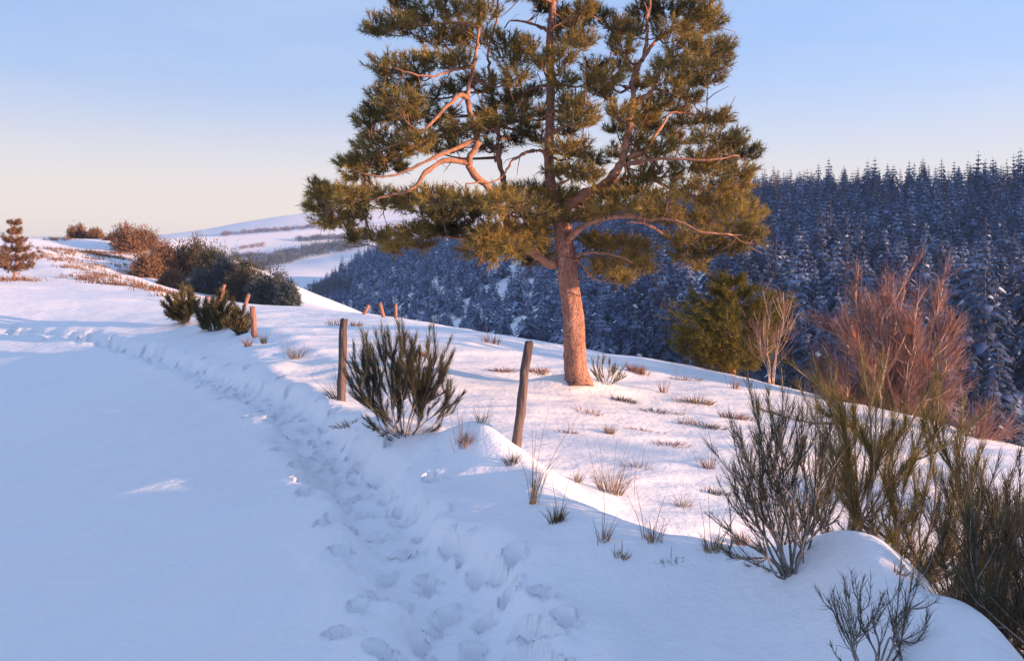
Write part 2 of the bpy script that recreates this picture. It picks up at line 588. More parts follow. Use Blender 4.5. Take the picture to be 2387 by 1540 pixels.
def ground_mesh():
    ys = np.concatenate([np.linspace(-2, 3.4, 30, endpoint=False), np.geomspace(3.4, 26, 400, endpoint=False), np.geomspace(26, 185, 130)])
    uc = np.linspace(-1, 1, 601)
    us = np.sign(uc) * (0.55 * np.abs(uc) + 0.45 * np.abs(uc) ** 2.2)
    wy = 6.5 + 0.82 * np.maximum(ys, 0)
    X = us[None, :] * wy[:, None]
    Y = np.repeat(ys[:, None], len(us), 1)
    Z = H(X, Y)
    # the trough of the trail
    near = Y < 60
    dt = np.full(X.shape, 9.0)
    sub = tl[::6]
    bx = near & (X < 4) & (X > -40)
    xi, yi = X[bx], Y[bx]
    dd = np.full(xi.shape, 1e9)
    for a, b in zip(sub[:-1], sub[1:]):
        v = b - a
        L2 = v @ v
        t = np.clip(((xi - a[0]) * v[0] + (yi - a[1]) * v[1]) / L2, 0, 1)
        dd = np.minimum(dd, (xi - a[0] - t * v[0]) ** 2 + (yi - a[1] - t * v[1]) ** 2)
    dt[bx] = np.sqrt(dd)
    wob = 0.10 * vnoise(X * 1.7, Y * 1.7, 64) + 0.05 * vnoise(X * 5, Y * 5, 65)
    Z -= 0.22 * (1 - sst(0.20, 0.46, dt + wob)) * (1 - 0.5 * sst(25, 50, Y))
    Z += 0.045 * np.exp(-((dt + wob - 0.62) / 0.15) ** 2) * (0.6 + 0.4 * vnoise(X * 2, Y * 2, 62))
    Z += 0.020 * np.exp(-(dt / 0.5) ** 2) * fbm(X * 6, Y * 6, 63, 3)
    pit = np.zeros_like(Z)
    rim = np.zeros_like(Z)
    for (px, py, a, l, wd, dep) in prints:
        r0, r1 = np.searchsorted(ys, [py - 0.45, py + 0.45])
        if r1 <= r0:
            continue
        xs, yy = X[r0:r1], Y[r0:r1]
        ca, sa = math.cos(a), math.sin(a)
        u = ((xs - px) * ca + (yy - py) * sa) / l
        v = (-(xs - px) * sa + (yy - py) * ca) / wd
        v = v * (1.0 + 0.22 * np.clip(-u, -1, 1) + 0.25 * np.exp(-((u + 0.15) / 0.3) ** 2))   # heel, waist and sole
        rr = (np.abs(u) ** 2.6 + np.abs(v) ** 2.6) ** (1 / 2.6)
        pit[r0:r1] = np.maximum(pit[r0:r1], dep * (1 - sst(0.6, 1.28, rr)) * (1 + 0.2 * np.clip(u, -1, 1)))
        rim[r0:r1] = np.maximum(rim[r0:r1], 0.022 * np.exp(-((rr - 1.25) / 0.2) ** 2))
    Z += rim * (1 - np.clip(pit / 0.03, 0, 1)) - pit
    n0, n1 = X.shape
    V = np.stack([X, Y, Z], -1).reshape(-1, 3)
    i, j = np.meshgrid(np.arange(n0 - 1), np.arange(n1 - 1), indexing='ij')
    k = i * n1 + j
    F = np.stack([k, k + 1, k + 1 + n1, k + n1], -1).reshape(-1, 4)
    # the same land to the sides and behind, coarser
    gx = np.arange(-320, 321, 3.0)
    gy = np.arange(-240, 331, 3.0)
    X2, Y2 = np.meshgrid(gx, gy)
    Z2 = H(X2, Y2, False) - 0.06
    V2 = np.stack([X2, Y2, Z2], -1).reshape(-1, 3)
    i, j = np.meshgrid(np.arange(len(gy) - 1), np.arange(len(gx) - 1), indexing='ij')
    k2 = i * len(gx) + j
    F2 = np.stack([k2, k2 + 1, k2 + 1 + len(gx), k2 + len(gx)], -1).reshape(-1, 4)
    inside = (Y2 > 2) & (Y2 < 178) & (np.abs(X2) < 6.5 + 0.82 * Y2 - 4)
    keep = ~inside.ravel()[F2].all(1)
    V = np.vstack([V, V2])
    F = np.vstack([F, F2[keep] + n0 * n1])
    return mesh_np('ground', V, F, M_SNOW, None, True)


g = link('ground', ground_mesh())
g['kind'] = 'structure'

# wide valley floor reaching the horizon
vv = MB()
N = 72
an = np.arange(N) * 2 * np.pi / N
rings = [0, 200, 500, 1200, 3000, 9000]
V = [np.array([[0, 0, -38.0]])]
for r in rings[1:]:
    zz = -38 + 3 * fbm(np.cos(an) * r * 0.004, np.sin(an) * r * 0.004, 4, 2)
    V.append(np.stack([np.cos(an) * r, np.sin(an) * r, zz], 1))
V = np.vstack(V)
T = np.array([[0, 1 + k, 1 + (k + 1) % N] for k in range(N)])
Q = []
for q in range(len(rings) - 2):
    for k in range(N):
        a, b = 1 + q * N + k, 1 + q * N + (k + 1) % N
        Q.append([a, a + N, b + N, b])
vv.add(V, T, np.array(Q))
o = vv.build('valley_ground', M_SNOWFAR, smooth=True)
o['kind'] = 'structure'


def loft(name, cols, mat, rows=60, prof=None, noise=0.0, ns=0.02, back=250.0, backdrop=60.0, ncol=160, seed=3, top_only=False):
    """Hillside from foot points to ridge points, carried on over the ridge."""
    F0 = spline([c[0] for c in cols], 20)
    R0 = spline([c[1] for c in cols], 20)
    m = len(F0)
    t = np.linspace(0, 1, rows)
    prof = prof or (lambda q: q)
    P = F0[None] * (1 - t[:, None, None]) + R0[None] * t[:, None, None]
    P[..., 2] = F0[None, :, 2] + (R0 - F0)[None, :, 2] * prof(t)[:, None]
    P[..., 2] += noise * fbm(P[..., 0] * ns, P[..., 1] * ns, seed, 4) * np.minimum(1, 2.2 * (1 - t))[:, None]
    dirv = nrm((R0 - F0)[:, :2])
    ex = []
    for k, q in enumerate((0.12, 0.35, 0.7, 1.0)):
        E = R0.copy()
        E[:, :2] += dirv * back * q
        E[:, 2] -= backdrop * q ** 1.4
        ex.append(E)
    P = np.concatenate([P, np.array(ex)], 0)
    n0, n1 = P.shape[:2]
    i, j = np.meshgrid(np.arange(n0 - 1), np.arange(n1 - 1), indexing='ij')
    k = i * n1 + j
    F = np.stack([k, k + 1, k + 1 + n1, k + n1], -1).reshape(-1, 4)
    o = link(name, mesh_np(name, P.reshape(-1, 3), F, mat, None, True))
    o['kind'] = 'structure'
    return P[:rows]


# wooded hillside across the valley: (foot, ridge) pairs, left to right and on past the frame
forest_cols = [
    (at(560, 800, 520), at(560, 790, 700)),
    (at(690, 790, 420), at(690, 712, 600)),
    (at(850, 800, 300), at(850, 606, 560)),
    (at(1060, 820, 200), at(1060, 560, 500)),
    (at(1350, 870, 150), at(1350, 522, 440)),
    (at(1770, 960, 110), at(1770, 462, 360)),
    (at(2100, 1050, 95), at(2100, 454, 325)),
    (at(2386, 1130, 90), at(2386, 442, 300)),
    (at(3000, 1130, 85), at(3000, 400, 285)),
    (np.array([180, 60, -26]), np.array([330, 190, 70.0])),  # unseen rise past the frame, shaped to keep the wooded slope in shade
    (np.array([200, 25, -26]), np.array([380, 90, 66.0])),
    (np.array([240, 0, -28]), np.array([420, 20, 20.0])),
]
FOR = loft('hill', forest_cols, M_SNOWFAR, 60, lambda q: 0.75 * q + 0.25 * np.sin(q * np.pi / 2), 2.5, 0.012, 260, 70)

# far snowy slopes beyond the valley
loft('far_hill', [
    (at(-300, 760, 420), at(-300, 640, 900)),
    (at(150, 760, 420), at(150, 585, 900)),
    (at(350, 750, 430), at(350, 556, 900)),
    (at(520, 750, 450), at(520, 548, 950)),
    (at(690, 740, 480), at(690, 535, 1000)),
    (at(850, 720, 520), at(850, 520, 1050)),
    (at(1100, 700, 560), at(1100, 500, 1100)),
    (at(1500, 700, 620), at(1500, 500, 1150)),
    (at(2000, 700, 650), at(2000, 520, 1150)),
], M_SNOWFAR, 50, lambda q: q + 0.10 * np.sin(q * np.pi * 2), 5.0, 0.006, 400, 60, seed=8)
loft('far_ridge', [
    (at(-600, 680, 1020), at(-600, 620, 1250)),
    (at(200, 640, 1020), at(200, 572, 1250)),
    (at(360, 620, 1020), at(360, 549, 1250)),
    (at(480, 620, 1020), at(480, 533, 1250)),
    (at(590, 610, 1020), at(590, 513, 1250)),
    (at(720, 600, 1020), at(720, 496, 1250)),
    (at(900, 600, 1020), at(900, 490, 1250)),
    (at(1300, 600, 1020), at(1300, 480, 1250)),
    (at(2000, 600, 1020), at(2000, 500, 1250)),
], M_SNOWFAR, 40, None, 4.0, 0.004, 700, 120, seed=9)
# ------------------------------------------------------------------ spruces of the far slope
def spruce_mesh(name, h, w, snow, seed, mat=None, nw=15, sprays=4):
    rg = np.random.default_rng(seed)
    mb = MB()
    mb.tube([(0, 0, -1.0), (0, 0, h * 0.5), (0, 0, h * 0.955)], [h * 0.016, h * 0.01, 0.03], 5, 1)
    P, D, L, W, S = [], [], [], [], []
    for k in range(nw):
        f = k / (nw - 1)
        z = h * (0.08 + 0.90 * f)
        rad = w * (1 - f) ** 0.68 + 0.14
        nb = int((11 if sprays > 1 else 9) - 4 * f)
        for b in range(nb):
            a = b * 2 * np.pi / nb + k * 1.7 + rg.normal() * 0.2
            r = rad * rg.uniform(0.45, 1.25)
            if rg.uniform() < 0.08:
                continue
            droop = rg.uniform(0.25, 0.5) * r * (1.3 - f) - 0.5 * r * max(0.0, f - 0.8) * 5
            d = np.array([math.cos(a), math.sin(a), 0])
            s = np.array([-d[1], d[0], 0])
            p0 = np.array([0, 0, z])
            p1 = p0 + d * r * 0.55 + np.array([0, 0, -droop * 0.35 + 0.10 * r])
            p2 = p0 + d * r + np.array([0, 0, -droop])
            wd = 0.24 * r + 0.12
            V = [p0, p1 - s * wd, p1 + s * wd, p2 - s * wd * 0.25, p2 + s * wd * 0.25, p1 + np.array([0, 0, 0.12 * r + 0.05])]
            mb.add(V, [[0, 1, 5], [0, 5, 2], [1, 3, 5], [5, 4, 2], [3, 4, 5]], None, 0)
            # hanging sprays
            for q in range(sprays):
                t = rg.uniform(0.35, 1.0)
                c = p0 + (p2 - p0) * t + s * rg.uniform(-1, 1) * wd * (1.3 - t)
                e = c + d * rg.uniform(-0.05, 0.3) * r + np.array([0, 0, -rg.uniform(0.2, 0.45) * (0.5 + 0.4 * r)])
                ws = s * 0.11 * (0.6 + r * 0.5)
                mb.add([c - ws, c + ws, e], [[0, 1, 2]], None, 0)
            if rg.uniform() < snow:
                off = np.array([0, 0, 0.07])
                j = rg.uniform(0.45, 0.8)
                V = [p0 * (1 - j) + p1 * j + off * 1.6, p1 - s * wd * 0.8 + off, p1 + s * wd * 0.8 + off, p2 * 0.9 + p1 * 0.1 + off, p1 + np.array([0, 0, 0.12 * r + 0.12])]
                mb.add(V, [[0, 1, 4], [0, 4, 2], [1, 3, 4], [4, 3, 2]], None, 2)
    V = np.vstack(mb.V)
    F = [np.vstack(mb.T), np.vstack(mb.Q)]
    FM = np.concatenate([np.concatenate(mb.MT), np.concatenate(mb.MQ)])
    me = mesh_np(name, V, F, [mat or M_SPRUCE, M_SPTRUNK, M_CRUST], FM)
    return me, V, F, FM


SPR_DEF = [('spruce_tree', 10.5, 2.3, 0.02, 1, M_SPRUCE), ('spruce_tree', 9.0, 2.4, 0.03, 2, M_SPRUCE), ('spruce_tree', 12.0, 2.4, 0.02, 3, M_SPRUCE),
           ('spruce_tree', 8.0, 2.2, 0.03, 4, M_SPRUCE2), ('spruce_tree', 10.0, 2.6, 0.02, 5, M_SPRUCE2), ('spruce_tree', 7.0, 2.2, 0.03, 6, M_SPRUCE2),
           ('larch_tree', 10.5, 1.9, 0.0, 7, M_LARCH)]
SPR = [spruce_mesh(*a) for a in SPR_DEF]
SPR_LOW = [spruce_mesh(*a, nw=13, sprays=1) for a in SPR_DEF]      # for the far mass of the wood


def far_bush_mesh(rx, rz, n, bl, bw, seed, mats, stem=None):
    """Rounded twiggy bush or broadleaf in winter, fine enough for a few tens of pixels."""
    rg = np.random.default_rng(seed)
    mb = MB()
    # clumps within the crown
    k = 34
    c = rg.normal(size=(k, 3))
    c = nrm(c) * rg.uniform(0.3, 0.92, size=(k, 1)) ** 0.6
    c[:, 2] = np.abs(c[:, 2]) * 0.9 + 0.12
    c = c * np.array([rx, rx, rz])
    i = rg.integers(0, k, n)
    P = c[i] + rg.normal(size=(n, 3)) * np.array([rx, rx, rz]) * 0.17
    P[:, 2] = np.maximum(P[:, 2], -0.1)
    D = nrm(P - np.array([0, 0, 0.25 * rz])) + rg.normal(size=(n, 3)) * 0.8
    D[:, 2] += 0.1
    mb.blades(P, D, bl * rg.uniform(0.6, 1.4, n), bw, 0)
    for q in range(7):
        a = rg.uniform(0, 6.28)
        e = c[rg.integers(0, k)]
        mb.tube([(0, 0, -0.4), e * np.array([0.4, 0.4, 0.55]), e], [0.03 * rx + 0.03, 0.02 * rx + 0.02, 0.015], 4, 1)
    return mb


# valley-slope trees: grid positions on the slope, thinned
rows, ncol = FOR.shape[:2]


def slope_point(t, u):
    i = t * (rows - 1)
    j = u * (ncol - 1)
    i0, j0 = int(min(i, rows - 2)), int(min(j, ncol - 2))
    a, b = i - i0, j - j0
    return (FOR[i0, j0] * (1 - a) * (1 - b) + FOR[i0 + 1, j0] * a * (1 - b) + FOR[i0, j0 + 1] * (1 - a) * b + FOR[i0 + 1, j0 + 1] * a * b)


cand = []
rg = np.random.default_rng(77)
occupied = {}
tries = 0
while tries < 26000:
    tries += 1
    t, u = rg.uniform(0.0, 1.0), rg.uniform(0.0, 1.0)
    p = slope_point(t, u)
    px = 512 + FPX * p[0] / p[1] if p[1] > 5 else 9999
    if px < 285 and True:
        continue
    dist = math.hypot(p[0], p[1])
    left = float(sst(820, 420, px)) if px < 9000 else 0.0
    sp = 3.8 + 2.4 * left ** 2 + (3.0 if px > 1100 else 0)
    key = (int(p[0] / sp), int(p[1] / sp))
    if key in occupied or vnoise(np.array(p[0] * 0.035), np.array(p[1] * 0.035), 91) > 0.8:
        continue
    occupied[key] = 1
    if p[1] < 60 and px > 1100 and p[0] < 120:
        continue
    cand.append((p, px, dist, left))
in_view = [c for c in cand if -20 < c[1] < 1044]
off_view = [c for c in cand if c[1] >= 1044]
in_view.sort(key=lambda c: c[2])
# the nearest 290 that the frame shows are trees of their own; some foot trees hide behind the field
vis = []
for c in in_view:
    p = c[0]
    row = HOR - (p[2] + 9 - EYE) / p[1] * FPX
    col = c[1] / SV
    crest_row = np.interp(col, [690, 760, 900, 1040, 1130, 1300, 1440, 1650, 1900, 2250, 2386], [720, 745, 765, 785, 790, 815, 830, 855, 920, 1040, 1110]) * SV
    if row < crest_row - 4:
        vis.append(c)
indiv = vis[:290]
rest = vis[290:]
PROTO = {}


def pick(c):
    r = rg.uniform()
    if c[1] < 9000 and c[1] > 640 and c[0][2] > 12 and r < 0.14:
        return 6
    if c[3] > 0.5:  # paler kinds to the left, their colour standing in for thicker haze
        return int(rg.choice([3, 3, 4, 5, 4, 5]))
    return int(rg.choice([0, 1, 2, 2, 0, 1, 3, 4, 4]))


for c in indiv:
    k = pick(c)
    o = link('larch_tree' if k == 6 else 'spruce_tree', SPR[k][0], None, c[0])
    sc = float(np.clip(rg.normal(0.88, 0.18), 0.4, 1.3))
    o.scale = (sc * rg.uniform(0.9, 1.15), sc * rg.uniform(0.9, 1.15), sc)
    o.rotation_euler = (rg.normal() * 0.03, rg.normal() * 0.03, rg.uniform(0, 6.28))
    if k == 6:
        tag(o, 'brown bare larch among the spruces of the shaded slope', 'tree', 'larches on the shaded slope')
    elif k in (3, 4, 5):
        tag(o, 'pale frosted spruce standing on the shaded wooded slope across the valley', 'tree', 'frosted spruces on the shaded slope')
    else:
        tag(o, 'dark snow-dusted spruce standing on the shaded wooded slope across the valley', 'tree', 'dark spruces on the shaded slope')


def forest_stuff(name, lst, label, sc0=0.92, var=0.17):
    VV, TT, QQ, MT_, MQ_, n = [], [], [], [], [], 0
    for c in lst:
        kk = pick(c)
        me, V, F, FM = SPR_LOW[kk]
        FM = np.where(FM == 0, 3 if kk in (3, 4, 5) else (4 if kk == 6 else 0), FM)
        a = rg.uniform(0, 6.28)
        s = float(np.clip(rg.normal(0.95, var), 0.4, 1.6)) * sc0
        rot = np.array([[math.cos(a), -math.sin(a), 0], [math.sin(a), math.cos(a), 0], [0, 0, 1]])
        VV.append((V * s) @ rot.T + c[0])
        TT.append(F[0] + n); QQ.append(F[1] + n)
        MT_.append(FM[:len(F[0])]); MQ_.append(FM[len(F[0]):])
        n += len(V)
    me = mesh_np(name, np.vstack(VV), [np.vstack(TT), np.vstack(QQ)], [M_SPRUCE, M_SPTRUNK, M_CRUST, M_SPRUCE2, M_LARCH], np.concatenate([np.concatenate(MT_), np.concatenate(MQ_)]))
    o = link(name, me)
    tag(o, label, 'forest', kind='stuff')
    return o


print('spruces', len(indiv), 'rest', len(rest), 'off', len(off_view))
far_left = [c for c in rest if c[3] > 0.3]
others = [c for c in rest if c[3] <= 0.3]
rg.shuffle(others)
print('LEFT', len(far_left), len(others))
forest_stuff('forest', (far_left + others)[:2000], 'dense dark spruce forest covering the upper shaded slope to its ridge')
# unseen trees added sunward, behind and right of the viewer, to shade the lane
SX, SY = math.sin(SUN_AZ), math.cos(SUN_AZ)
PXn, PYn = -SY, SX                     # across the sunlight, pointing away from the wood
shade_wood = []
rg2 = np.random.default_rng(5)
for k in range(240):
    along = rg2.uniform(40, 74)
    across = rg2.uniform(-16, 4.6) if k % 3 else rg2.uniform(-5, 5.2)
    x = SX * along + PXn * across
    y = SY * along + PYn * across
    shade_wood.append((np.array([x, y, float(H(x, y, False)) - 0.3]), 9999, 0, 0.0))
for along, across in ((44, 11.6), (52, 16.5), (47, 24.0), (58, 30.0)):  # more added trees out of view, throwing shade stripes across the field
    x = SX * along + PXn * across
    y = SY * along + PYn * across
    shade_wood.append((np.array([x, y, float(H(x, y, False)) - 0.3]), 9999, 0, 0.0))
forest_stuff('shade_wood', shade_wood, 'unseen spruces added behind the lane to shade the snow', 0.88, 0.12)
# ------------------------------------------------------------------ the Scots pine
TD = 18.0


def zp(zx, zy):
    return 683.5 + zx * 0.4686, zy * 0.4686


def pz(zx, zy, off=0.0):
    a, b = zp(zx, zy)
    return at(a, b, TD + off)


base = ground_pt(1345, 893)
TD = float(base[1])
base = np.array([at(1345, 893, TD)[0], TD, float(H(at(1345, 893, TD)[0], TD)) - 0.05])
pine = empty('pine_tree', base)
tag(pine, 'tall spreading pine with salmon bark standing on the snowy field crest', 'tree')

PXM = 1.0 / (SV * FPX)   # metres per view column per metre of distance


def wv(px):
    return px * SV / FPX * TD


trunk_v = [(1349, 905, 36), (1347, 888, 31), (1342, 860, 27.5), (1338, 800, 25.5), (1336, 740, 24.5), (1328, 680, 23.5), (1319, 600, 22.5), (1312, 540, 22), (1300, 490, 17), (1286, 450, 13),
           (1280, 398, 11.5), (1279, 347, 11), (1282, 272, 10.5), (1283, 178, 9.5), (1281, 89, 8.5), (1288, 14, 7.5), (1292, -70, 6), (1300, -160, 4.5), (1296, -250, 2.5)]
TP = np.array([at(a, b, TD + 0.05 * math.sin(i)) for i, (a, b, c) in enumerate(trunk_v)])
TR = np.array([wv(c) for a, b, c in trunk_v])
TPs = spline(TP, 5)
TRs = np.interp(np.linspace(0, 1, len(TPs)), np.linspace(0, 1, len(TR)), TR)
mb = MB()
ph = np.linspace(0, 1, len(TPs))
mb.tube(TPs, TRs, 20, rough=0.035)
mb.build('trunk', M_BARK, pine, base, True)

limb_defs = [  # (points in zoomed columns and rows with depth offset, start radius px, end radius px)
    ([(1300, 1310, 0), (1250, 1290, -.1), (1170, 1215, -.2), (1090, 1150, -.35), (1030, 1050, -.5), (980, 940, -.6), (880, 820, -.7), (905, 720, -.75), (890, 590, -.7), (870, 480, -.6), (890, 330, -.5), (920, 200, -.4), (925, 60, -.3), (930, -80, -.2), (950, -220, 0)], 12, 4),
    ([(1060, 1100, -.4), (1035, 1010, -.1), (1030, 930, .15), (1040, 800, .3), (1022, 680, .45), (1000, 560, .5), (985, 450, .5), (960, 350, .4), (975, 240, .3), (1000, 100, .3), (1020, -60, .3)], 9, 3),
    ([(1290, 1080, .05), (1400, 1010, -.15), (1470, 965, -.3), (1560, 900, -.45), (1640, 790, -.55), (1660, 660, -.55), (1680, 480, -.5), (1700, 390, -.45), (1750, 230, -.35), (1760, 80, -.3), (1775, -60, -.2), (1770, -200, -.1)], 14, 4),
    ([(1345, 1210, 0), (1400, 1165, -.3), (1480, 1100, -.6), (1600, 1065, -.9), (1780, 1085, -1.1), (1900, 1110, -1.2), (2040, 1150, -1.3), (2180, 1160, -1.3)], 8, 2.5),
    ([(1380, 1010, .1), (1500, 960, .5), (1650, 885, .8), (1800, 890, 1.0), (1900, 960, 1.1), (2050, 1000, 1.2), (2200, 1010, 1.2)], 8, 2.5),
    ([(1655, 790, -.5), (1740, 740, -.4), (1800, 690, -.3), (1835, 610, -.2), (1880, 560, -.1), (2000, 570, 0), (2120, 590, .1)], 6, 2),
    ([(1690, 500, -.5), (1760, 440, -.7), (1830, 340, -.8), (1880, 290, -.9), (2000, 260, -1.0), (2120, 240, -1.0)], 6, 2),
    ([(1655, 820, -.5), (1760, 790, -.9), (1900, 770, -1.1), (2060, 790, -1.2), (2220, 780, -1.2)], 6, 2),
    ([(1730, 300, -.4), (1800, 210, -.2), (1880, 140, 0), (1980, 90, .2), (2080, 60, .3)], 5, 2),
    ([(870, 490, -.6), (840, 475, -.7), (770, 515, -.9), (640, 650, -1.1), (540, 700, -1.2), (440, 740, -1.2)], 7, 2),
    ([(885, 810, -.7), (760, 800, -1.0), (650, 870, -1.2), (590, 940, -1.3), (480, 975, -1.4), (330, 1000, -1.4), (200, 1010, -1.4)], 7, 2),
    ([(900, 700, -.7), (780, 745, -.9), (660, 790, -1.1), (540, 860, -1.2), (420, 880, -1.2), (310, 850, -1.2)], 5.5, 2),
    ([(1265, 850, 0), (1235, 770, -.2), (1190, 740, -.3), (1130, 762, -.4), (1085, 810, -.5), (1000, 870, -.7), (860, 910, -.9)], 6, 2),
    ([(1280, 1150, 0), (1180, 1130, .4), (1060, 1150, .6), (900, 1180, .8), (720, 1190, .9), (600, 1200, .9), (480, 1240, .9), (380, 1200, .9)], 8, 2),
    ([(900, 330, -.5), (800, 345, -.8), (700, 375, -1.0), (600, 370, -1.1), (480, 350, -1.1)], 5, 2),
    ([(915, 130, -.4), (800, 110, -.1), (660, 130, .2), (520, 130, .3), (400, 150, .3)], 5, 2),
    ([(1272, 680, 0), (1330, 635, -.4), (1420, 640, -.6), (1500, 610, -.8)], 5, 2),
    ([(1275, 160, 0), (1200, 110, .3), (1100, 100, .5), (1050, 130, .5)], 4.5, 2),
    ([(1275, 160, 0), (1370, 95, -.4), (1460, 60, -.5), (1520, 90, -.5)], 4.5, 2),
    ([(1278, 420, 0), (1200, 440, .5), (1130, 460, .8), (1060, 490, .9)], 4.5, 2),
    ([(1280, 400, 0), (1360, 440, .5), (1440, 420, .7), (1540, 400, .8)], 4.5, 2),
    ([(1275, 930, 0), (1350, 915, -.3), (1400, 880, -.5), (1460, 880, -.6)], 5, 2),
    ([(1375, 1290, 0), (1440, 1250, -.3), (1520, 1255, -.5), (1600, 1275, -.6), (1690, 1290, -.7)], 4.5, 1.6),
    ([(1385, 1300, 0), (1420, 1290, -.25), (1460, 1340, -.35), (1480, 1385, -.45), (1580, 1390, -.55)], 4, 1.5),
    ([(1390, 1320, 0), (1440, 1285, .2), (1530, 1300, .3), (1640, 1320, .4)], 3.5, 1.5),
    ([(1030, 1180, -.4), (960, 1210, -.5), (900, 1240, -.6), (820, 1225, -.7)], 4, 1.5),
    ([(1700, 1075, -1.0), (1800, 1140, -.8), (1900, 1220, -.7), (1980, 1280, -.7)], 4, 1.5),
    ([(1285, 10, 0), (1200, -60, -.3), (1120, -120, -.5), (1060, -180, -.6)], 4, 1.5),
    ([(1290, -60, 0), (1380, -130, .4), (1470, -190, .5), (1540, -230, .6)], 4, 1.5),
]
nodes = [TPs[i] for i in range(len(TPs)) if 0.42 < i / len(TPs)]
noder = [TRs[i] for i in range(len(TPs)) if 0.42 < i / len(TPs)]
for pts, r0, r1 in limb_defs:
    K = np.array([pz(*p) for p in pts])
    K[1:] += R.normal(size=K[1:].shape) * 0.03
    P = spline(K, 5)
    P = P + R.normal(size=P.shape) * 0.007
    r = wv(r1 * 0.7) + (wv(r0) - wv(r1 * 0.7)) * np.linspace(1, 0, len(P)) ** 1.25
    mb = MB()
    mb.tube(P, r * (1 + 0.10 * R.normal(size=len(P))), 9, rough=0.07)
    for q in range(2):                     # dead stubs
        k = R.integers(2, len(P) - 2)
        dd = nrm(R.normal(size=3))
        mb.tube([P[k], P[k] + dd * R.uniform(0.1, 0.28), P[k] + dd * 0.3 + np.array([0, 0, -0.05])], [r[k] * 0.35, r[k] * 0.25, 0.004], 5)
    mb.build('limb', M_LIMB, pine, base, True)
    nodes += list(P[2:]); noder += list(r[2:])
nodes = np.array(nodes)
noder = np.array(noder)

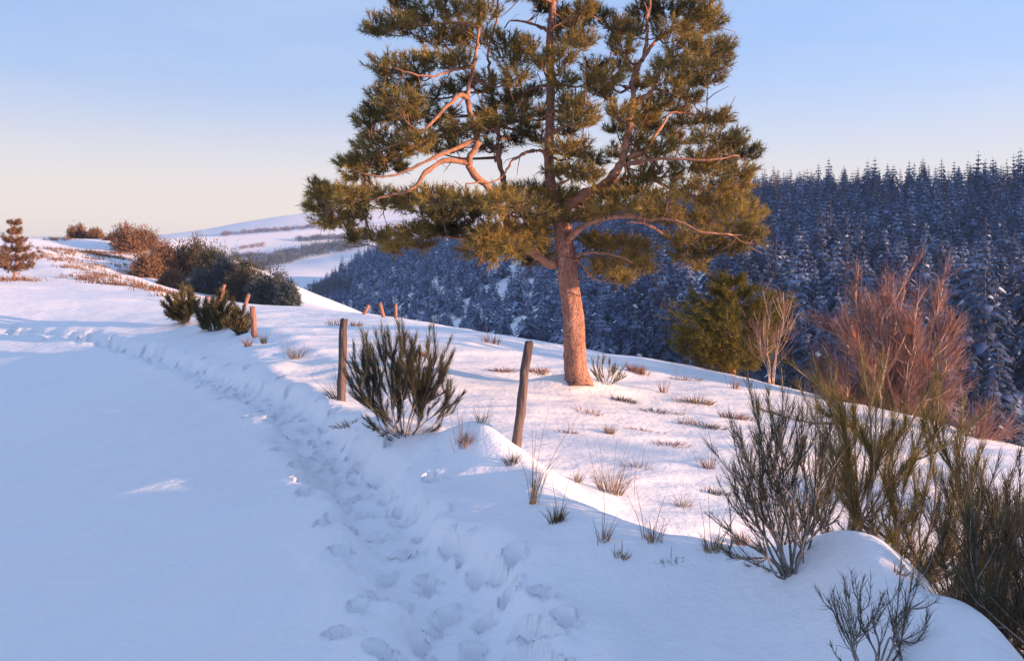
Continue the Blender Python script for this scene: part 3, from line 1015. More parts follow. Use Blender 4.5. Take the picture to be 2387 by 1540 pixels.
clumps = [(560, 20, 110, 60), (700, 60, 120, 80), (820, 60, 110, 80), (930, 60, 100, 80), (420, 130, 90, 60), (520, 120, 100, 80), (600, 110, 60, 60), (700, 190, 100, 60), (800, 170, 110, 60), (900, 190, 110, 70), (1050, 210, 100, 60),
          (480, 330, 110, 60), (600, 330, 110, 70), (720, 300, 120, 50), (820, 300, 80, 50), (540, 400, 120, 60), (450, 480, 90, 50), (540, 510, 120, 60), (640, 480, 100, 60), (420, 560, 90, 50), (520, 580, 110, 50), (370, 610, 70, 40),
          (440, 680, 100, 40), (560, 720, 110, 50), (640, 690, 80, 40), (480, 760, 110, 50), (380, 800, 90, 50), (470, 830, 90, 50), (280, 820, 70, 40), (330, 870, 80, 40), (760, 660, 100, 50), (850, 640, 100, 60), (960, 640, 80, 40),
          (1030, 600, 100, 60), (1110, 570, 90, 50), (1040, 490, 100, 60), (1130, 500, 90, 50), (960, 420, 60, 60), (1100, 380, 90, 60), (1080, 300, 90, 60), (1160, 240, 70, 50), (1240, 300, 70, 50), (1320, 290, 100, 60),
          (1370, 180, 90, 60), (1440, 200, 70, 50), (1400, 110, 60, 40), (1340, 400, 70, 50), (1370, 500, 90, 50), (1430, 545, 80, 50), (1420, 600, 90, 40), (1520, 420, 90, 60), (1560, 380, 90, 60), (1500, 340, 80, 50),
          (1640, 240, 70, 50), (1680, 150, 70, 60), (1620, 130, 70, 50), (1500, 80, 70, 60), (1440, 50, 70, 50), (1660, 330, 60, 40), (1750, 60, 90, 60), (1850, 60, 100, 70), (1960, 60, 100, 70), (2060, 60, 90, 60), (1880, 150, 110, 60),
          (1990, 140, 100, 60), (2090, 110, 60, 50), (1960, 240, 110, 50), (2060, 250, 110, 50), (2140, 235, 50, 50), (1880, 320, 90, 50), (1990, 330, 120, 50), (2110, 320, 70, 50), (1850, 400, 100, 40), (1960, 400, 100, 40), (2060, 400, 80, 40),
          (1900, 470, 90, 30), (1980, 490, 50, 30), (1800, 520, 80, 50), (1740, 560, 90, 60), (1640, 560, 80, 60), (1760, 625, 70, 50), (1960, 600, 90, 30), (2060, 600, 90, 35), (2140, 590, 40, 30), (1880, 660, 60, 40), (1700, 690, 60, 50),
          (1740, 760, 80, 60), (1830, 740, 70, 40), (2080, 690, 110, 40), (2180, 700, 80, 50), (2240, 760, 80, 50), (2140, 760, 90, 40), (2030, 780, 80, 40), (1980, 820, 100, 40), (2100, 840, 110, 50), (2220, 840, 80, 50), (1345, 740, 70, 50),
          (1420, 740, 80, 50), (1380, 840, 90, 50), (1490, 800, 60, 40), (1480, 875, 60, 40), (1300, 850, 50, 30), (1850, 870, 110, 50), (1950, 920, 110, 50), (2080, 920, 120, 60), (2200, 920, 90, 60), (2270, 900, 50, 50), (1750, 860, 70, 50),
          (1670, 930, 80, 60), (1640, 1000, 90, 60), (1750, 960, 110, 70), (1860, 1000, 100, 60), (1980, 1000, 110, 60), (2100, 1010, 110, 60), (2200, 1010, 90, 60), (1960, 1100, 120, 60), (2080, 1100, 110, 60), (2200, 1080, 90, 70),
          (2280, 1060, 60, 80), (1850, 1070, 100, 50), (1750, 1050, 90, 50), (2000, 1180, 120, 60), (2120, 1180, 100, 60), (2230, 1170, 80, 60), (2290, 1170, 50, 80), (1960, 1260, 90, 60), (2060, 1240, 90, 50), (2180, 1240, 80, 40), (2000, 1310, 60, 40),
          (1910, 1190, 60, 50), (1540, 1200, 80, 50), (1640, 1230, 110, 60), (1720, 1250, 80, 60), (1650, 1310, 110, 50), (1560, 1330, 90, 50), (1740, 1320, 60, 50), (1620, 1380, 60, 30), (1480, 1200, 50, 40), (130, 950, 50, 60), (180, 970, 60, 60),
          (250, 970, 70, 50), (110, 1020, 40, 50), (300, 990, 80, 50), (380, 960, 80, 45), (460, 1000, 110, 50), (540, 1000, 80, 50), (220, 1060, 90, 50), (330, 1060, 90, 40), (160, 1100, 60, 40), (240, 1120, 80, 40), (640, 970, 80, 40),
          (700, 990, 100, 50), (800, 990, 110, 50), (900, 1000, 110, 50), (640, 1050, 100, 40), (740, 1070, 110, 50), (850, 1060, 110, 50), (960, 1040, 100, 50), (1060, 955, 80, 40), (1140, 970, 100, 60), (1220, 960, 80, 60), (1060, 1010, 110, 60),
          (1180, 1040, 110, 60), (1300, 1000, 100, 60), (1350, 965, 80, 40), (1420, 1010, 100, 50), (1300, 1070, 90, 40), (1380, 1080, 100, 40), (1230, 1090, 80, 50), (400, 1170, 90, 50), (480, 1180, 110, 50), (580, 1160, 100, 50), (660, 1150, 80, 40),
          (720, 1120, 90, 40), (800, 1140, 90, 40), (880, 1130, 90, 50), (940, 1190, 80, 60), (900, 1240, 70, 50), (1000, 1160, 60, 60), (1000, 1250, 80, 60), (1130, 1160, 80, 60), (1180, 1110, 90, 60), (1200, 1190, 80, 60), (1240, 1250, 50, 70),
          (1090, 1240, 80, 50), (1160, 1280, 80, 40), (500, 1230, 80, 25), (640, 1215, 80, 20), (300, 1180, 40, 30), (1550, 1030, 80, 50), (1560, 960, 60, 40), (1480, 1050, 70, 40)]
# the part of the crown above the frame
for k in range(85):
    yy = -R.uniform(10, 520)
    hw = 820 * math.sqrt(max(0.05, 1 - (yy / 590) ** 2))
    clumps.append((1230 + R.uniform(-hw, hw), yy, R.uniform(70, 110), R.uniform(40, 65)))

for zx, zy, rx, ry in [(1240, 40, 50, 40), (1330, 60, 60, 40), (1310, 130, 50, 35), (1200, 460, 60, 40), (1180, 620, 60, 35),
                       (1230, 560, 50, 40), (1340, 580, 60, 40), (1360, 650, 60, 30), (1560, 470, 70, 40), (1600, 640, 60, 40), (1600, 760, 50, 40), (960, 560, 70, 40), (940, 720, 50, 30),
                       (760, 560, 70, 40), (780, 440, 70, 40), (700, 600, 60, 35), (860, 400, 60, 50), (1590, 200, 60, 40), (1720, 420, 60, 40), (1800, 620, 60, 40), (1920, 700, 70, 35),
                       (1910, 540, 70, 35), (1160, 660, 60, 32), (1090, 700, 55, 28), (1000, 735, 50, 28), (800, 735, 60, 30), (690, 745, 60, 28), (1230, 690, 45, 30), (620, 560, 70, 40), (560, 640, 70, 35), (350, 720, 60, 30)]:
    clumps.append((zx, zy, rx * 0.9, ry * 0.9, 1))
needles = MB()
twg = MB()
PX = 0.4686 * SV / FPX            # zoomed column to metres per metre of distance
crown = np.array([pz(1230, 500)])
for (zx, zy, rx, ry, *back) in clumps:
    hw = 1050 if zy > 600 else 900
    room = math.sqrt(max(0.05, 1 - ((zx - 1230) / (hw + 60)) ** 2))
    offs = [R.normal() * 0.9 * room]
    # find where the limb that bears it is, and stay near it
    c0 = pz(zx, zy)
    j = np.argmin((nodes[:, 0] - c0[0]) ** 2 + (nodes[:, 2] - c0[2] + 0.15) ** 2)
    off = 0.55 * (nodes[j, 1] - TD) + 0.75 * offs[0]
    off = float(np.clip(off, -2.6, 2.6))
    if back:
        off = abs(off) * 0.6 + 0.5
    c = pz(zx, zy, off)
    a, b = rx * PX * TD, ry * PX * TD
    # branchlet from limb to clump
    w_ = np.linalg.norm((nodes - c) * np.array([1, 1, 1.0]), axis=1) + 0.5 * np.maximum(nodes[:, 2] - c[2], 0)
    j = int(np.argmin(w_))
    n0 = nodes[j]
    mid = (n0 + c) / 2 + np.array([0, 0, -0.10]) + R.normal(size=3) * 0.06
    P = spline([n0, mid, c + (c - n0) * 0.1], 4)
    twg.tube(P, np.linspace(min(noder[j] * 0.7, 0.03), 0.008, len(P)), 5)
    for q in range(2):                     # bare side twigs
        k = R.integers(1, len(P) - 1)
        dd = nrm(P[-1] - P[0] + R.normal(size=3) * 0.35)
        l = R.uniform(0.2, 0.5)
        twg.tube([P[k], P[k] + dd * l * 0.5 + R.normal(size=3) * 0.03, P[k] + dd * l + R.normal(size=3) * 0.05], [0.011, 0.008, 0.004], 4)
    # shoots with needle brushes
    ns = int(15 + 95 * a * b / 0.12 * 0.55)
    ns = min(ns, 44)
    if zx > 1700 and zy > 850:
        ns = int(ns * 0.72)
    q = nrm(R.normal(size=(ns, 3))) * R.uniform(0.25, 1.0, (ns, 1)) ** 0.5
    C = c + q * np.array([a, max(a, b) * 0.85, b * 0.82])
    out = nrm(q * np.array([1, 1, 0.8]) + 0.35 * nrm(c - crown[0]) + np.array([0, 0, 0.75]) + R.normal(size=(ns, 3)) * 0.25)
    twg.twigs(np.repeat(c[None], ns, 0) * 0.55 + C * 0.45, c * 0.2 + C * 0.8 - np.array([0, 0, 0.03]), C + out * 0.08, 0.006)
    nn = 34
    Pn = np.repeat(C, nn, 0) + np.repeat(out, nn, 0) * R.uniform(-0.08, 0.12, (ns * nn, 1))
    Dn = np.repeat(out, nn, 0) * R.uniform(0.35, 1.1, (ns * nn, 1)) + nrm(R.normal(size=(ns * nn, 3))) * 0.75
    needles.blades(Pn, Dn, R.uniform(0.085, 0.15, ns * nn), 0.0125)
twg.build('branchlets', M_TWIG, pine, base)
needles.build('crown', M_NEEDLE, pine, base)
print('pine needles', needles.n // 3)


def young_pine(name, bvx, bvy, d, h, w, label, seed, mat=M_SAPLING, tiers=8, needle=0.13, bw=0.013, dens=1.0, sink=0.0):
    rg = np.random.default_rng(seed)
    x = at(bvx, bvy, d)[0]
    b = np.array([x, d, float(H(x, d)) - sink])
    root = empty(name, b)
    tag(root, label, 'tree')
    t = MB()
    t.tube(spline([b, b + [0.03 * h, 0, h * 0.5], b + [0, 0, h * 0.98]], 5), np.linspace(0.028 * h, 0.008, 11), 8)
    t.build('trunk', M_LIMB, root, b, True)
    lb, nd = MB(), MB()
    for k in range(tiers):
        f = (k + 0.3) / tiers
        z = h * (0.12 + 0.86 * f)
        L = w * (1 - f) ** 0.75 * (1.0 if f > 0.12 else 0.8) + 0.12
        nb = max(4, int(9 - 4 * f))
        for q in range(nb):
            a = q * 6.283 / nb + k * 0.9 + rg.normal() * 0.2
            dd = np.array([math.cos(a), math.sin(a), 0])
            l = L * rg.uniform(0.45, 1.15)
            p0 = b + [0, 0, z]
            p1 = p0 + dd * l * 0.55 + [0, 0, l * 0.10]
            p2 = p0 + dd * l + [0, 0, l * 0.42]
            P = spline([p0, p1, p2], 5)
            lb.tube(P, np.linspace(0.012 * h * (1 - f) + 0.006, 0.005, len(P)), 4)
            m = int((30 + 60 * l) * dens)
            tt = rg.uniform(0.25, 1.0, m)
            i = np.minimum((tt * (len(P) - 1)).astype(int), len(P) - 2)
            C = P[i] + rg.normal(size=(m, 3)) * 0.09 * l
            out = nrm(dd + np.array([0, 0, 0.7]) + rg.normal(size=(m, 3)) * 0.35)
            nn = 16
            Pn = np.repeat(C, nn, 0) + np.repeat(out, nn, 0) * rg.uniform(-0.08, 0.1, (m * nn, 1))
            Dn = np.repeat(out, nn, 0) * 0.8 + nrm(rg.normal(size=(m * nn, 3))) * 0.8
            nd.blades(Pn, Dn, needle * rg.uniform(0.7, 1.3, m * nn), bw)
    lb.build('branches', M_TWIG, root, b)
    nd.build('crown', mat, root, b)
    return root


young_pine('young_pine', 1706, 900, 25.5, 2.8, 2.35, 'young olive-green pine just beyond the snow crest beside the bare reddish shrub', 3, tiers=7, dens=0.62, bw=0.015)
young_pine('young_pine', 34, 655, 62.0, 3.9, 1.6, 'small sunlit pine on the snowy hillside at the picture\'s edge, above the lane', 4, M_BRUSH, tiers=6, needle=0.2, bw=0.03, dens=0.28)
# ------------------------------------------------------------------ fence posts
def post(vx, vy0, vx1, vy1, d, wpx, label, mat, seed, group='old wooden fence posts'):
    """Post standing at (vx, vy0) with its top at (vx1, vy1)."""
    rg = np.random.default_rng(seed)
    b = at(vx, vy0, d)
    b[2] = float(H(b[0], b[1]))
    t = at(vx1, vy1, d - 0.05)
    r = wpx * SV / FPX * d * 0.5
    ax = nrm(t - b)
    mb = MB()
    n = 11
    f = np.linspace(0, 1, n)
    P = (b - ax * 0.35)[None] * (1 - f)[:, None] + t[None] * f[:, None]
    P += rg.normal(size=(n, 3)) * r * 0.10
    P[-1] = t
    rr = r * (1.08 - 0.16 * f) * (1 + 0.05 * rg.normal(size=n))
    mb.tube(P, rr, 11, rough=0.045, cap=False)
    # weathered, slanting top with a rim
    s = 11
    topv = mb.V[-1][-s:]
    topv += np.outer(rg.normal(size=s) * 0.25 * r + 0.35 * r * np.cos(np.arange(s) * 6.283 / s), ax)
    mb.V[-1][-s:] = topv
    k = mb.n
    mb.add([topv.mean(0) + ax * r * 0.15], None, None)
    tri = np.array([[k - s + q, k - s + (q + 1) % s, k] for q in range(s)])
    mb.T.append(tri); mb.MT.append(np.zeros(s, int))
    o = mb.build('fence_post', mat, None, b, True)
    o.location = [float(c) for c in b]
    # one drift of snow on the flat top of the near ones stays off: the photo shows bare tops
    tag(o, label, 'fence post', group)
    return o


post(1203, 1083, 1233, 798, 9.8, 23, 'thick dark weathered post leaning outward beside tall dry grass stalks', M_POST_SHADE, 1)
post(795, 938, 802, 745, 14.3, 20, 'dark upright post standing next to the upright dark broom bush', M_POST_SHADE, 2)
post(593, 815, 588, 716, 27.0, 14, 'sunlit russet post at the end of the row of olive broom bushes', M_POST_SUN, 3)
post(476, 765, 483, 690, 33.0, 10, 'thin sunlit post standing in front of the olive broom bushes', M_POST_SUN, 4)
post(507, 705, 523, 662, 45.0, 9, 'slanting sunlit post whose top shows above the olive broom bushes', M_POST_SUN, 5)
post(568, 722, 580, 686, 47.0, 9, 'short slanting post between the olive broom bushes and dark hedge', M_POST_SUN, 6)
post(848, 757, 859, 711, 38.0, 9, 'slanting sunlit post on the field crest, beside the russet clump', M_POST_SUN, 7)
post(893, 763, 885, 705, 37.0, 10, 'middle one of the three sunlit posts on the field crest', M_POST_SUN, 8)
post(922, 765, 922, 707, 36.0, 8, 'thin sunlit post on the field crest right behind the dark broom', M_POST_SUN, 9)


# ------------------------------------------------------------------ brooms
def broom(bvx, bvy, tips, label, seed, spread=0.35, dens=26, mats=(M_BROOM, M_BROOM_S), tw=0.0035, stem_r=0.009, brush=0.42, d=None, sunk=0.05, sway=0.06, name='broom_bush', start=0.45, tilt=0.24, subs=3):
    rg = np.random.default_rng(seed)
    if d is None:
        b = ground_pt(bvx, bvy)
    else:
        b = at(bvx, bvy, d)
        b[2] = float(H(b[0], b[1]))
    b = b - np.array([0, 0, sunk])
    root = empty(name, b)
    tag(root, label, 'bush')
    tg = MB()
    size = max(abs(at(t[0], t[1], b[1])[2] - b[2]) for t in tips)
    for t in tips:
        vx, vy = t[0], t[1]
        off = t[2] if len(t) > 2 else rg.uniform(-1, 1) * spread * size
        e = at(vx, vy, b[1] + off)
        v = e - b
        L = np.linalg.norm(v)
        c1 = b + v * np.array([0.40, 0.40, 0.26]) + rg.normal(size=3) * sway * 0.5 * L
        c2 = b + v * np.array([0.80, 0.80, 0.62]) + rg.normal(size=3) * sway * 0.5 * L
        st = b + nrm([v[0], v[1], 0.0]) * rg.uniform(0.01, 0.05)
        P = spline([st, c1, c2, e], 7)
        n = len(P)
        sm = MB()
        sm.tube(P, np.linspace(stem_r, 0.0022, n) * (0.7 + 0.4 * L), 6)
        paths = [(P, 1.0, start)]
        for q in range(subs):
            k = rg.integers(int(n * 0.3), n - 3)
            T0 = nrm(P[k + 1] - P[k])
            dd = nrm(T0 + nrm(rg.normal(size=3)) * 0.5)
            l2 = L * rg.uniform(0.22, 0.42)
            F = spline([P[k], P[k] + dd * l2 * 0.5 + rg.normal(size=3) * 0.04 * l2, P[k] + dd * l2 * 0.9 + T0 * l2 * 0.2 + np.array([0, 0, 0.12 * l2])], 5)
            sm.tube(F, np.linspace(stem_r * 0.5, 0.0018, len(F)) * (0.7 + 0.4 * L), 5)
            paths.append((F, 0.42, 0.1))
        sm.build('stem', mats[1], root, b, True)
        # whippy twigs
        for Q, share, st_ in paths:
            m = max(3, int(dens * L * 10 * share * (0.55 if subs else 1)))
            n2 = len(Q)
            f = st_ + (1 - st_) * rg.uniform(0, 1, m) ** 0.8
            i = np.minimum((f * (n2 - 1)).astype(int), n2 - 2)
            A = Q[i] + (Q[i + 1] - Q[i]) * ((f * (n2 - 1)) - i)[:, None]
            T = nrm(Q[i + 1] - Q[i])
            Dd = nrm(T + rg.normal(size=(m, 3)) * tilt + np.array([0, 0, 0.12]))
            ll = L * brush * rg.uniform(0.3, 1.0, m) * (1.15 - 0.6 * f)
            E = A + Dd * ll[:, None] + np.array([0, 0, 1]) * (ll * 0.10)[:, None]
            M = A + Dd * (ll * 0.5)[:, None] + rg.normal(size=(m, 3)) * (ll * 0.09)[:, None]
            tg.blades(A, E - A, np.linalg.norm(E - A, axis=1), 1.35 * tw * rg.uniform(0.6, 1.3, m), 0, rg.normal(size=(m, 3)) * 0.16 + np.array([0, 0, 0.10]))
    tg.build('twigs', mats[0], root, b)
    return root


broom(942, 1018, [(836, 886), (845, 936), (848, 836), (858, 871), (870, 831), (885, 811), (905, 826), (925, 791), (942, 786), (960, 796), (978, 816), (995, 806), (1012, 826), (1030, 851), (1043, 891), (1035, 941), (1000, 886), (870, 896), (930, 846, -.3), (960, 856, .3), (1022, 991), (872, 1001)],
      'dark upright fan-shaped broom bush between the two dark fence posts', 11, dens=62, tw=0.0026, brush=0.24, subs=6, tilt=0.26, sway=0.12)
# row of olive brooms by the far posts
for k, (vx, vy, tips, lab) in enumerate([
    (432, 742, [(388, 714), (395, 699), (410, 690), (425, 686), (440, 690), (452, 704), (420, 704), (405, 719), (445, 719)], 'olive broom bush nearest the lane in the row behind the thin sunlit post'),
    (500, 765, [(462, 729), (475, 714), (490, 702), (505, 699), (520, 706), (532, 719), (540, 734), (500, 719), (480, 739), (520, 739)], 'middle olive broom bush with dark base, behind the thin sunlit post'),
    (560, 788, [(530, 749), (540, 734), (552, 722), (565, 726), (575, 739), (582, 759), (550, 749), (572, 769)], 'olive broom bush right against the russet sunlit post')]):
    broom(vx, vy, tips, lab, 30 + k, dens=36, mats=(M_BROOM_R, M_BROOM_S), tw=0.016, stem_r=0.02, d=(35.0, 32.0, 29.0)[k], tilt=0.4, spread=0.6, start=0.08, brush=0.42, subs=5)

broom(1845, 1328, [(1712, 1088), (1722, 1013), (1735, 1138), (1768, 940), (1788, 933), (1800, 988), (1815, 973), (1835, 958), (1862, 963), (1880, 1018), (1900, 993), (1690, 1218), (1705, 1253), (1760, 1068), (1920, 1038), (1860, 1058, .3), (1940, 1088), (1720, 1293), (1900, 1158)],
      'big dark tangled broom with arching grey stems on the bank', 12, dens=30, tw=0.0018, stem_r=0.0085, brush=0.22, sway=0.13, start=0.5, tilt=0.34, subs=5)
broom(2060, 1285, [(1912, 955), (1935, 945), (1960, 970), (1990, 955), (2010, 1015), (2050, 1030), (2085, 990), (2112, 975), (2150, 985), (2170, 975), (2195, 990), (2228, 1025), (2245, 1080), (2215, 1120), (1960, 1050), (1985, 1105), (2130, 1070), (2180, 1160), (2060, 1110), (2260, 1150)],
      'large broom with sunlit olive tips behind the rounded snow mound', 13, dens=42, mats=(M_BROOM_O, M_BROOM_S), tw=0.0021, stem_r=0.0105, brush=0.17, sway=0.2, d=6.7, start=0.7, tilt=0.36, subs=6)
broom(2345, 1440, [(2205, 1215), (2240, 1145), (2265, 1120), (2290, 1130), (2320, 1165), (2350, 1205), (2386, 1175), (2420, 1165), (2460, 1215), (2250, 1265), (2300, 1245), (2370, 1275), (2500, 1245), (2280, 1335), (2420, 1265)],
      'shaggy dark broom at the picture\'s edge, past the snow mound', 14, dens=40, tw=0.0022, brush=0.24, sway=0.17, d=5.6, start=0.35, tilt=0.36, subs=6)
broom(2030, 1560, [(1930, 1395), (1948, 1390), (1975, 1380), (1992, 1345), (2012, 1345), (2100, 1300), (2128, 1335), (2150, 1400), (2110, 1440), (1935, 1500), (2170, 1430), (2060, 1380)],
      'low sparse broom half buried in the snow mound in the front', 15, dens=24, tw=0.0016, stem_r=0.006, brush=0.26, sway=0.14, d=4.3, sunk=0.01, tilt=0.4, subs=4)
broom(2400, 1500, [(2255, 1290), (2285, 1240), (2310, 1255), (2335, 1215), (2360, 1230), (2385, 1200), (2420, 1215), (2450, 1240), (2300, 1330), (2350, 1310), (2400, 1290), (2280, 1380), (2470, 1290)],
      'dense dark broom low in the corner beyond the mound, with reddish grass', 17, dens=40, tw=0.0019, stem_r=0.007, brush=0.24, sway=0.2, d=5.1, start=0.25, tilt=0.4, subs=6)
broom(1412, 888, [(1380, 850), (1392, 845), (1405, 838), (1420, 842), (1435, 848), (1450, 855), (1455, 870), (1385, 868)],
      'small olive broom sprouting from the snow at the pine\'s foot', 16, dens=16, mats=(M_BROOM_O, M_BROOM_S), tw=0.006, stem_r=0.008, d=17.6, tilt=0.25, start=0.2)


# ------------------------------------------------------------------ bare shrubs
def bare_shrub(vx, vy, d, stems, label, seed, twigs=2600, h_px=None, mats=(M_BARE, M_BARE_O, M_BARE_S), sr=0.035, tr=0.006, gen=3, name='bare_shrub', sink=0.3):
    rg = np.random.default_rng(seed)
    x = at(vx, vy, d)[0]
    b = np.array([x, d, at(vx, vy, d)[2]])
    b[2] = min(b[2], float(H(x, d))) - 0.02
    root = empty(name, b)
    tag(root, label, 'shrub')
    pools = []
    for (tx, ty, off) in stems:
        e = at(tx, ty, d + off)
        v = e - b
        L = np.linalg.norm(v)
        P = spline([b + nrm([v[0], v[1], 0]) * 0.06, b + v * np.array([0.25, 0.25, 0.32]) + rg.normal(size=3) * 0.03 * L, b + v * np.array([0.62, 0.62, 0.68]) + rg.normal(size=3) * 0.04 * L, e], 6)
        sm = MB()
        sm.tube(P, np.linspace(sr, 0.006, len(P)) * (0.5 + L / 6), 7)
        # a few forks on the same stem
        for q in range(5):
            k = rg.integers(int(len(P) * 0.3), len(P) - 2)
            dd = nrm(nrm(P[k + 1] - P[k]) + nrm(rg.normal(size=3)) * 0.65)
            l = L * rg.uniform(0.18, 0.34)
            F = spline([P[k], P[k] + dd * l * 0.5 + rg.normal(size=3) * 0.03 * l, P[k] + dd * l + np.array([0, 0, 0.22 * l])], 5)
            sm.tube(F, np.linspace(sr * 0.4, 0.005, len(F)) * (0.5 + L / 6), 5)
            pools.append(F)
        sm.build('stem', mats[2], root, b, True)
        pools.append(P[len(P) // 4:])
    tg = MB()
    for g_ in range(gen):
        newp = []
        per = max(1, twigs // (len(pools) * gen))
        for F in pools:
            n = len(F)
            i = rg.integers(0, n - 1, per)
            A = F[i]
            T = nrm(F[i + 1] - F[i])
            outw = nrm(A - (b + np.array([0, 0, 0.2])))
            D = nrm(T * 0.6 + outw * 0.75 + rg.normal(size=(per, 3)) * 0.45)
            l = np.abs(rg.normal(size=per) * 0.12 + 0.42) * (0.85 ** g_)
            M = A + D * (l * 0.5)[:, None] + rg.normal(size=(per, 3)) * 0.03
            E = A + D * l[:, None] + np.array([0, 0, 0.05])
            mm = 1 if rg.uniform() < 0.12 else 0
            tg.blades(A, E - A, np.linalg.norm(E - A, axis=1), 1.7 * tr * (0.75 ** g_), mm, rg.normal(size=(per, 3)) * 0.2)
            for q in range(min(4, per)):
                newp.append(np.array([A[q], M[q], E[q]]))
        pools = newp if len(newp) < 700 else [newp[int(k)] for k in rg.integers(0, len(newp), 700)]
    tg.build('crown', [mats[0], mats[1]], root, b)
    return root


bare_shrub(2082, 1080, 21.0, [(1925, 740, .2), (1960, 705, -.4), (2010, 690, .5), (2060, 680, -.2), (2110, 675, .3), (2140, 690, -.5), (2180, 720, .2), (2210, 760, -.2), (2225, 820, .3), (1915, 800, -.3), (1905, 870, .4), (2225, 900, -.4), (2050, 760, -.8), (2130, 760, -.9), (1985, 800, -.9), (1960, 930, -.5), (2200, 880, -.7)],
           'bare reddish-purple many-stemmed shrub with pale stems below the crest', 21, twigs=19000, sr=0.062, tr=0.0066)
bare_shrub(1795, 905, 23.0, [(1800, 690, .1), (1825, 680, -.1), (1780, 740, .1), (1770, 780, -.1), (1815, 760, .1)],
           'slim bare pinkish sapling beside the young olive-green pine', 22, twigs=420, sr=0.018, tr=0.006)
bare_shrub(2265, 1080, 17.0, [(2200, 985, .1), (2240, 975, -.2), (2280, 975, .2), (2310, 990, -.1), (2330, 1010, .2), (2270, 1005, -.3)],
           'low russet brush in front of the big bare shrub, near the edge', 23, twigs=900, sr=0.015, tr=0.006)


# ------------------------------------------------------------------ grass tufts and dead stalks
def tuft(vx, vy, w, h, n, label, seed, mat=M_GRASS, lean=0.0, stalks=0, bw=None, d=None, bendy=0.5, name='grass_tuft', flat=0.0):
    rg = np.random.default_rng(seed)
    if d is None:
        b = ground_pt(vx, vy)
    else:
        b = at(vx, vy, d)
        b[2] = float(H(b[0], b[1]))
    k = SV / FPX * b[1]
    W, Hh = w * k, h * k
    bw = bw or max(0.005, (0.9 if h > 30 else 1.5) * k)
    mb = MB()
    a = rg.uniform(0, 6.283, n)
    r = np.sqrt(rg.uniform(0, 1, n))
    kx, ky = (0.16, 0.16) if h > 30 else (rg.uniform(0.3, 0.6), rg.uniform(0.1, 0.25))
    cl = rg.normal(size=(5, 2)) * (0.0 if h > 30 else 0.16 * W)
    ck = cl[rg.integers(0, 5, n)]
    P = b + np.stack([np.cos(a) * r * W * kx + ck[:, 0], np.sin(a) * r * W * ky + ck[:, 1], np.zeros(n)], 1)
    P[:, 2] = H(P[:, 0], P[:, 1]) - 0.02
    tilt = (0.45 * W / max(Hh, 0.02)) * r
    D = np.stack([np.cos(a) * tilt + lean, np.sin(a) * tilt, np.full(n, 1.0 - flat)], 1) + rg.normal(size=(n, 3)) * 0.12
    L = Hh * rg.uniform(0.45, 1.0, n) / np.maximum(0.6, 1)
    bend = np.stack([np.cos(a), np.sin(a), np.full(n, -0.7)], 1) * rg.uniform(0, bendy, (n, 1)) * 1.3
    mb.blades(P, D, L, bw, 0, bend)
    for q in range(stalks):
        aa = rg.uniform(0, 6.283)
        p0 = b + np.array([math.cos(aa), math.sin(aa), 0]) * W * rg.uniform(0.05, 0.4)
        p0[2] = float(H(p0[0], p0[1])) - 0.02
        l = Hh * rg.uniform(0.9, 1.9)
        dd = nrm(np.array([math.cos(aa) * 0.18 + lean, math.sin(aa) * 0.18, 1]) + rg.normal(size=3) * 0.10)
        P = spline([p0, p0 + dd * l * 0.5 + rg.normal(size=3) * 0.02 * l, p0 + dd * l + np.array([math.cos(aa), math.sin(aa), 0]) * l * 0.1], 4)
        mb.tube(P, np.linspace(0.45, 0.2, len(P)) * bw, 4)
    o = mb.build(name, mat, None, b)
    o.location = [float(c) for c in b]
    tag(o, label, 'grass tuft', 'dry grass tufts on the snow')
    return o


